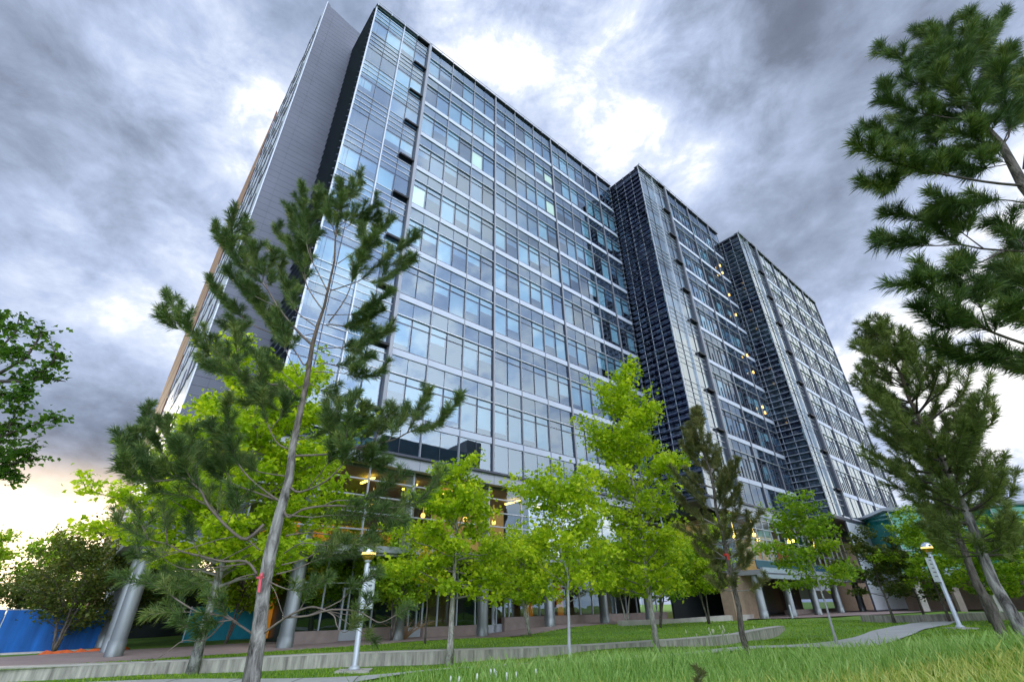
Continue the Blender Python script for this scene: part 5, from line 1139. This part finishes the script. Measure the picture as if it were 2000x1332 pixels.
# person walking in the distance
def person(base, h, yaw):
    s = h / 1.75; c, q = math.cos(yaw), math.sin(yaw)
    def w(x, y, z): return (base[0] + (x * c - y * q) * s, base[1] + (x * q + y * c) * s, base[2] + z * s)
    J = {'pel': (0, 0, .95, .135), 'spine': (0, 0, 1.12, .12), 'chest': (0, .01, 1.32, .15), 'neck': (0, 0, 1.47, .05), 'jaw': (0, .01, 1.56, .075), 'head': (0, .01, 1.64, .095), 'crown': (0, 0, 1.72, .06)}
    E = [('pel', 'spine'), ('spine', 'chest'), ('chest', 'neck'), ('neck', 'jaw'), ('jaw', 'head'), ('head', 'crown')]
    for sd, n in ((-1, 'l'), (1, 'r')):
        st = .22 * sd
        J.update({n + 'hip': (.09 * sd, 0, .90, .10), n + 'knee': (.10 * sd, st * .6 + .04, .50, .06), n + 'ank': (.10 * sd, st * 1.1 - .03, .09, .04), n + 'toe': (.11 * sd, st * 1.1 + .14, .03, .035),
                  n + 'sho': (.19 * sd, 0, 1.40, .06), n + 'elb': (.25 * sd, -st * .45, 1.13, .042), n + 'wri': (.24 * sd, -st * .6 + .15, .93, .03), n + 'hand': (.24 * sd, -st * .6 + .19, .86, .035)})
        E += [('pel', n + 'hip'), (n + 'hip', n + 'knee'), (n + 'knee', n + 'ank'), (n + 'ank', n + 'toe'), ('chest', n + 'sho'), (n + 'sho', n + 'elb'), (n + 'elb', n + 'wri'), (n + 'wri', n + 'hand')]
        for k in range(4):
            J[n + 'f%d' % k] = ((.215 + .016 * k) * sd, -st * .6 + .21, .78 + .006 * abs(k - 1), .009); E.append((n + 'hand', n + 'f%d' % k))
        J[n + 'th'] = ((.20) * sd, -st * .6 + .25, .84, .010); E.append((n + 'hand', n + 'th'))
    ks = list(J); me = bpy.data.meshes.new('person'); me.from_pydata([w(*J[k][:3]) for k in ks], [(ks.index(a), ks.index(b)) for a, b in E], [])
    o = bpy.data.objects.new('person', me); C.objects.link(o); md = o.modifiers.new('skin', 'SKIN'); sk = me.skin_vertices[0].data
    for i, k in enumerate(ks): sk[i].radius = (J[k][3] * s, J[k][3] * s); sk[i].use_root = (i == 0)
    sb = o.modifiers.new('sub', 'SUBSURF'); sb.levels = sb.render_levels = 1
    bpy.context.view_layer.update(); dg = bpy.context.evaluated_depsgraph_get(); m2 = bpy.data.meshes.new_from_object(o.evaluated_get(dg)); bpy.data.objects.remove(o)
    skin = mat('skin', (.45, .27, .19), .6); cloth = mat('navy_clothes', (.02, .022, .04), .8); trouser = mat('dark_trousers', (.012, .012, .018), .8); hair = mat('dark_hair', (.02, .014, .01), .6)
    for mm in (skin, cloth, trouser, hair): m2.materials.append(mm)
    for p in m2.polygons:
        z = (p.center.z - base[2]) / s; hx = abs((p.center.x - base[0]) * c + (p.center.y - base[1]) * q) / s
        p.material_index = 0 if z > 1.46 or (z < .92 and hx > .2) else 1 if z > .96 else 2
        p.use_smooth = True
    o = bpy.data.objects.new('person', m2); C.objects.link(o)
    hm = MB(); hc = w(0, -.012, 1.665); hm.lathe(hc, [(.001 * s, .095 * s), (.05 * s, .085 * s), (.088 * s, .05 * s), (.10 * s, .0), (.098 * s, -.03 * s)], 14); hm.build('hair', hair, o, smooth=True)
    bg = MB(); p = w(-.06, -.17, 0); bg.box(p[0], p[1], base[2] + 1.02 * s, base[2] + 1.4 * s, .13, .06, yaw); bg.build('backpack', cloth, o)
    return tag(o, 'person in dark clothes walking away on the far right path', 'person')
pr = gp(1864, 1194, .6); person((pr[0] * .9, pr[1] * .9, tz(pr[0] * .9, pr[1] * .9) + .05), 1.75, .5)

# neighbouring building across the lawn: outside the frame, it is what the lower glass reflects
NB_ = empty('neighbour_building', B(40, -24, 0)); tag(NB_, 'dark teal block across the lawn behind the viewer, seen only mirrored in the lower glass', 'building')
m = MB(); m.bb(10, 50.5, -40, -20, 0, 28.5, 0); m.bb(50.5, 61.5, -40, -22, 0, 26.5, 0); m.build('wall', mat('teal_brick', (.05, .085, .10), .8, var=.5, vscale=1.2), NB_)
m = MB(); m.bb(50.2, 53.4, -38, -19.5, 0, 31.0, 0); m.build('stair_tower', mat('taupe_wall', (.22, .18, .16), .8), NB_)
m = MB()
for k in range(5):
    for i in range(13): m.bb(11 + i * 3, 13 + i * 3, -20.05, -19.98, 2 + k * 3.8, 4 + k * 3.8)
m.build('window', mat('neighbour_window', (.02, .03, .04), .15), NB_)
# tiny pine tip and pale seed heads in the near grass
sp_ = Pine(71, .07, .004, 12, .012); p = at(1366, 1338, 5.6); g0 = tz(p[0], p[1]); rt = empty('pine_sapling', (p[0], p[1], g0)); tag(rt, 'tiny pine seedling poking out of the near grass at the bottom edge', 'sapling')
sp_.branch([(p[0], p[1], g0 - .02), (p[0], p[1], (g0 + p[2]) / 2), (p[0] + .01, p[1], p[2] + .05), (p[0] + .01, p[1], p[2] + .12)], .01, .3, tl=(.05, .1), dens=22); sp_.finish(rt, NEED2, TWIG)

def reeds(name, px, py, n, h, label, cat, m_, spreadx, head=.05, stalk=None):
    rg = np.random.default_rng(n); p = onG(px, py); mb = MB(); hb = MB()
    for i in range(n):
        x = p[0] + rg.normal(0, spreadx); y = p[1] + rg.normal(0, spreadx * .5); z = gz(x, y); hh = h * rg.uniform(.6, 1.1); dx, dy = rg.normal(0, .06, 2)
        mb.tube([(x, y, z - .02), (x + dx * .4, y + dy * .4, z + hh * .6), (x + dx, y + dy, z + hh)], [.006, .005, .003], 4, cap=False)
        c = (x + dx, y + dy, z + hh); hb.lathe(c, [(.001, -head * 2.2), (head * .5, -head), (head * .55, 0), (head * .3, head * .8), (.001, head)], 6)
    rt = empty(name, p); tag(rt, label, cat); mb.build('stalks', MAT['tall_stalk'], rt); hb.build('heads', m_, rt)
mat('tall_stalk', (.18, .32, .08), .7)
reeds('seed_head_clump', 1405, 1246, 16, .62, 'clump of pale feathery seed heads standing on the raised lawn near the wall end', 'plants', mat('seed_head', (.62, .62, .42), .8), .55)
p_ = gp(925, 1335, .05)
reeds('wildflower_clump', 925, 1336, 6, .18, 'small clump of white wildflowers at the bottom edge beside the path', 'flowers', mat('white_petal', (.82, .82, .74), .7), .3, .035)
reeds('wildflower_clump', 1000, 1334, 4, .16, 'smaller white wildflower clump right of the larger one at the bottom edge', 'flowers', mat('white_petal', (.82, .82, .74), .7), .2, .03)
rg = np.random.default_rng(12); p = np.array(onG(790, 1249)); mb = MB()
for i in range(26):
    a = rg.uniform(0, 6.28); q = [p]; d = np.array([math.cos(a) * .5, math.sin(a) * .5, 1.0])
    for j in range(5): d = d + np.array([math.cos(a) * .28, math.sin(a) * .28, -.13]) + rg.normal(0, .12, 3); q.append(q[-1] + d / np.linalg.norm(d) * rg.uniform(.3, .5))
    mb.tube([tuple(v) for v in q], [.018, .014, .011, .008, .006, .003], 5, cap=False)
    for j in (3, 4): e = q[j] + rg.normal(0, .25, 3); mb.tube([tuple(q[j]), tuple(e)], [.006, .003], 4, cap=False)
tag(mb.build('bare_shrub', mat('tan_twig', (.42, .26, .13), .9), smooth=True), 'leafless tan twigged shrub among the small trees right of the lamp post', 'shrub')
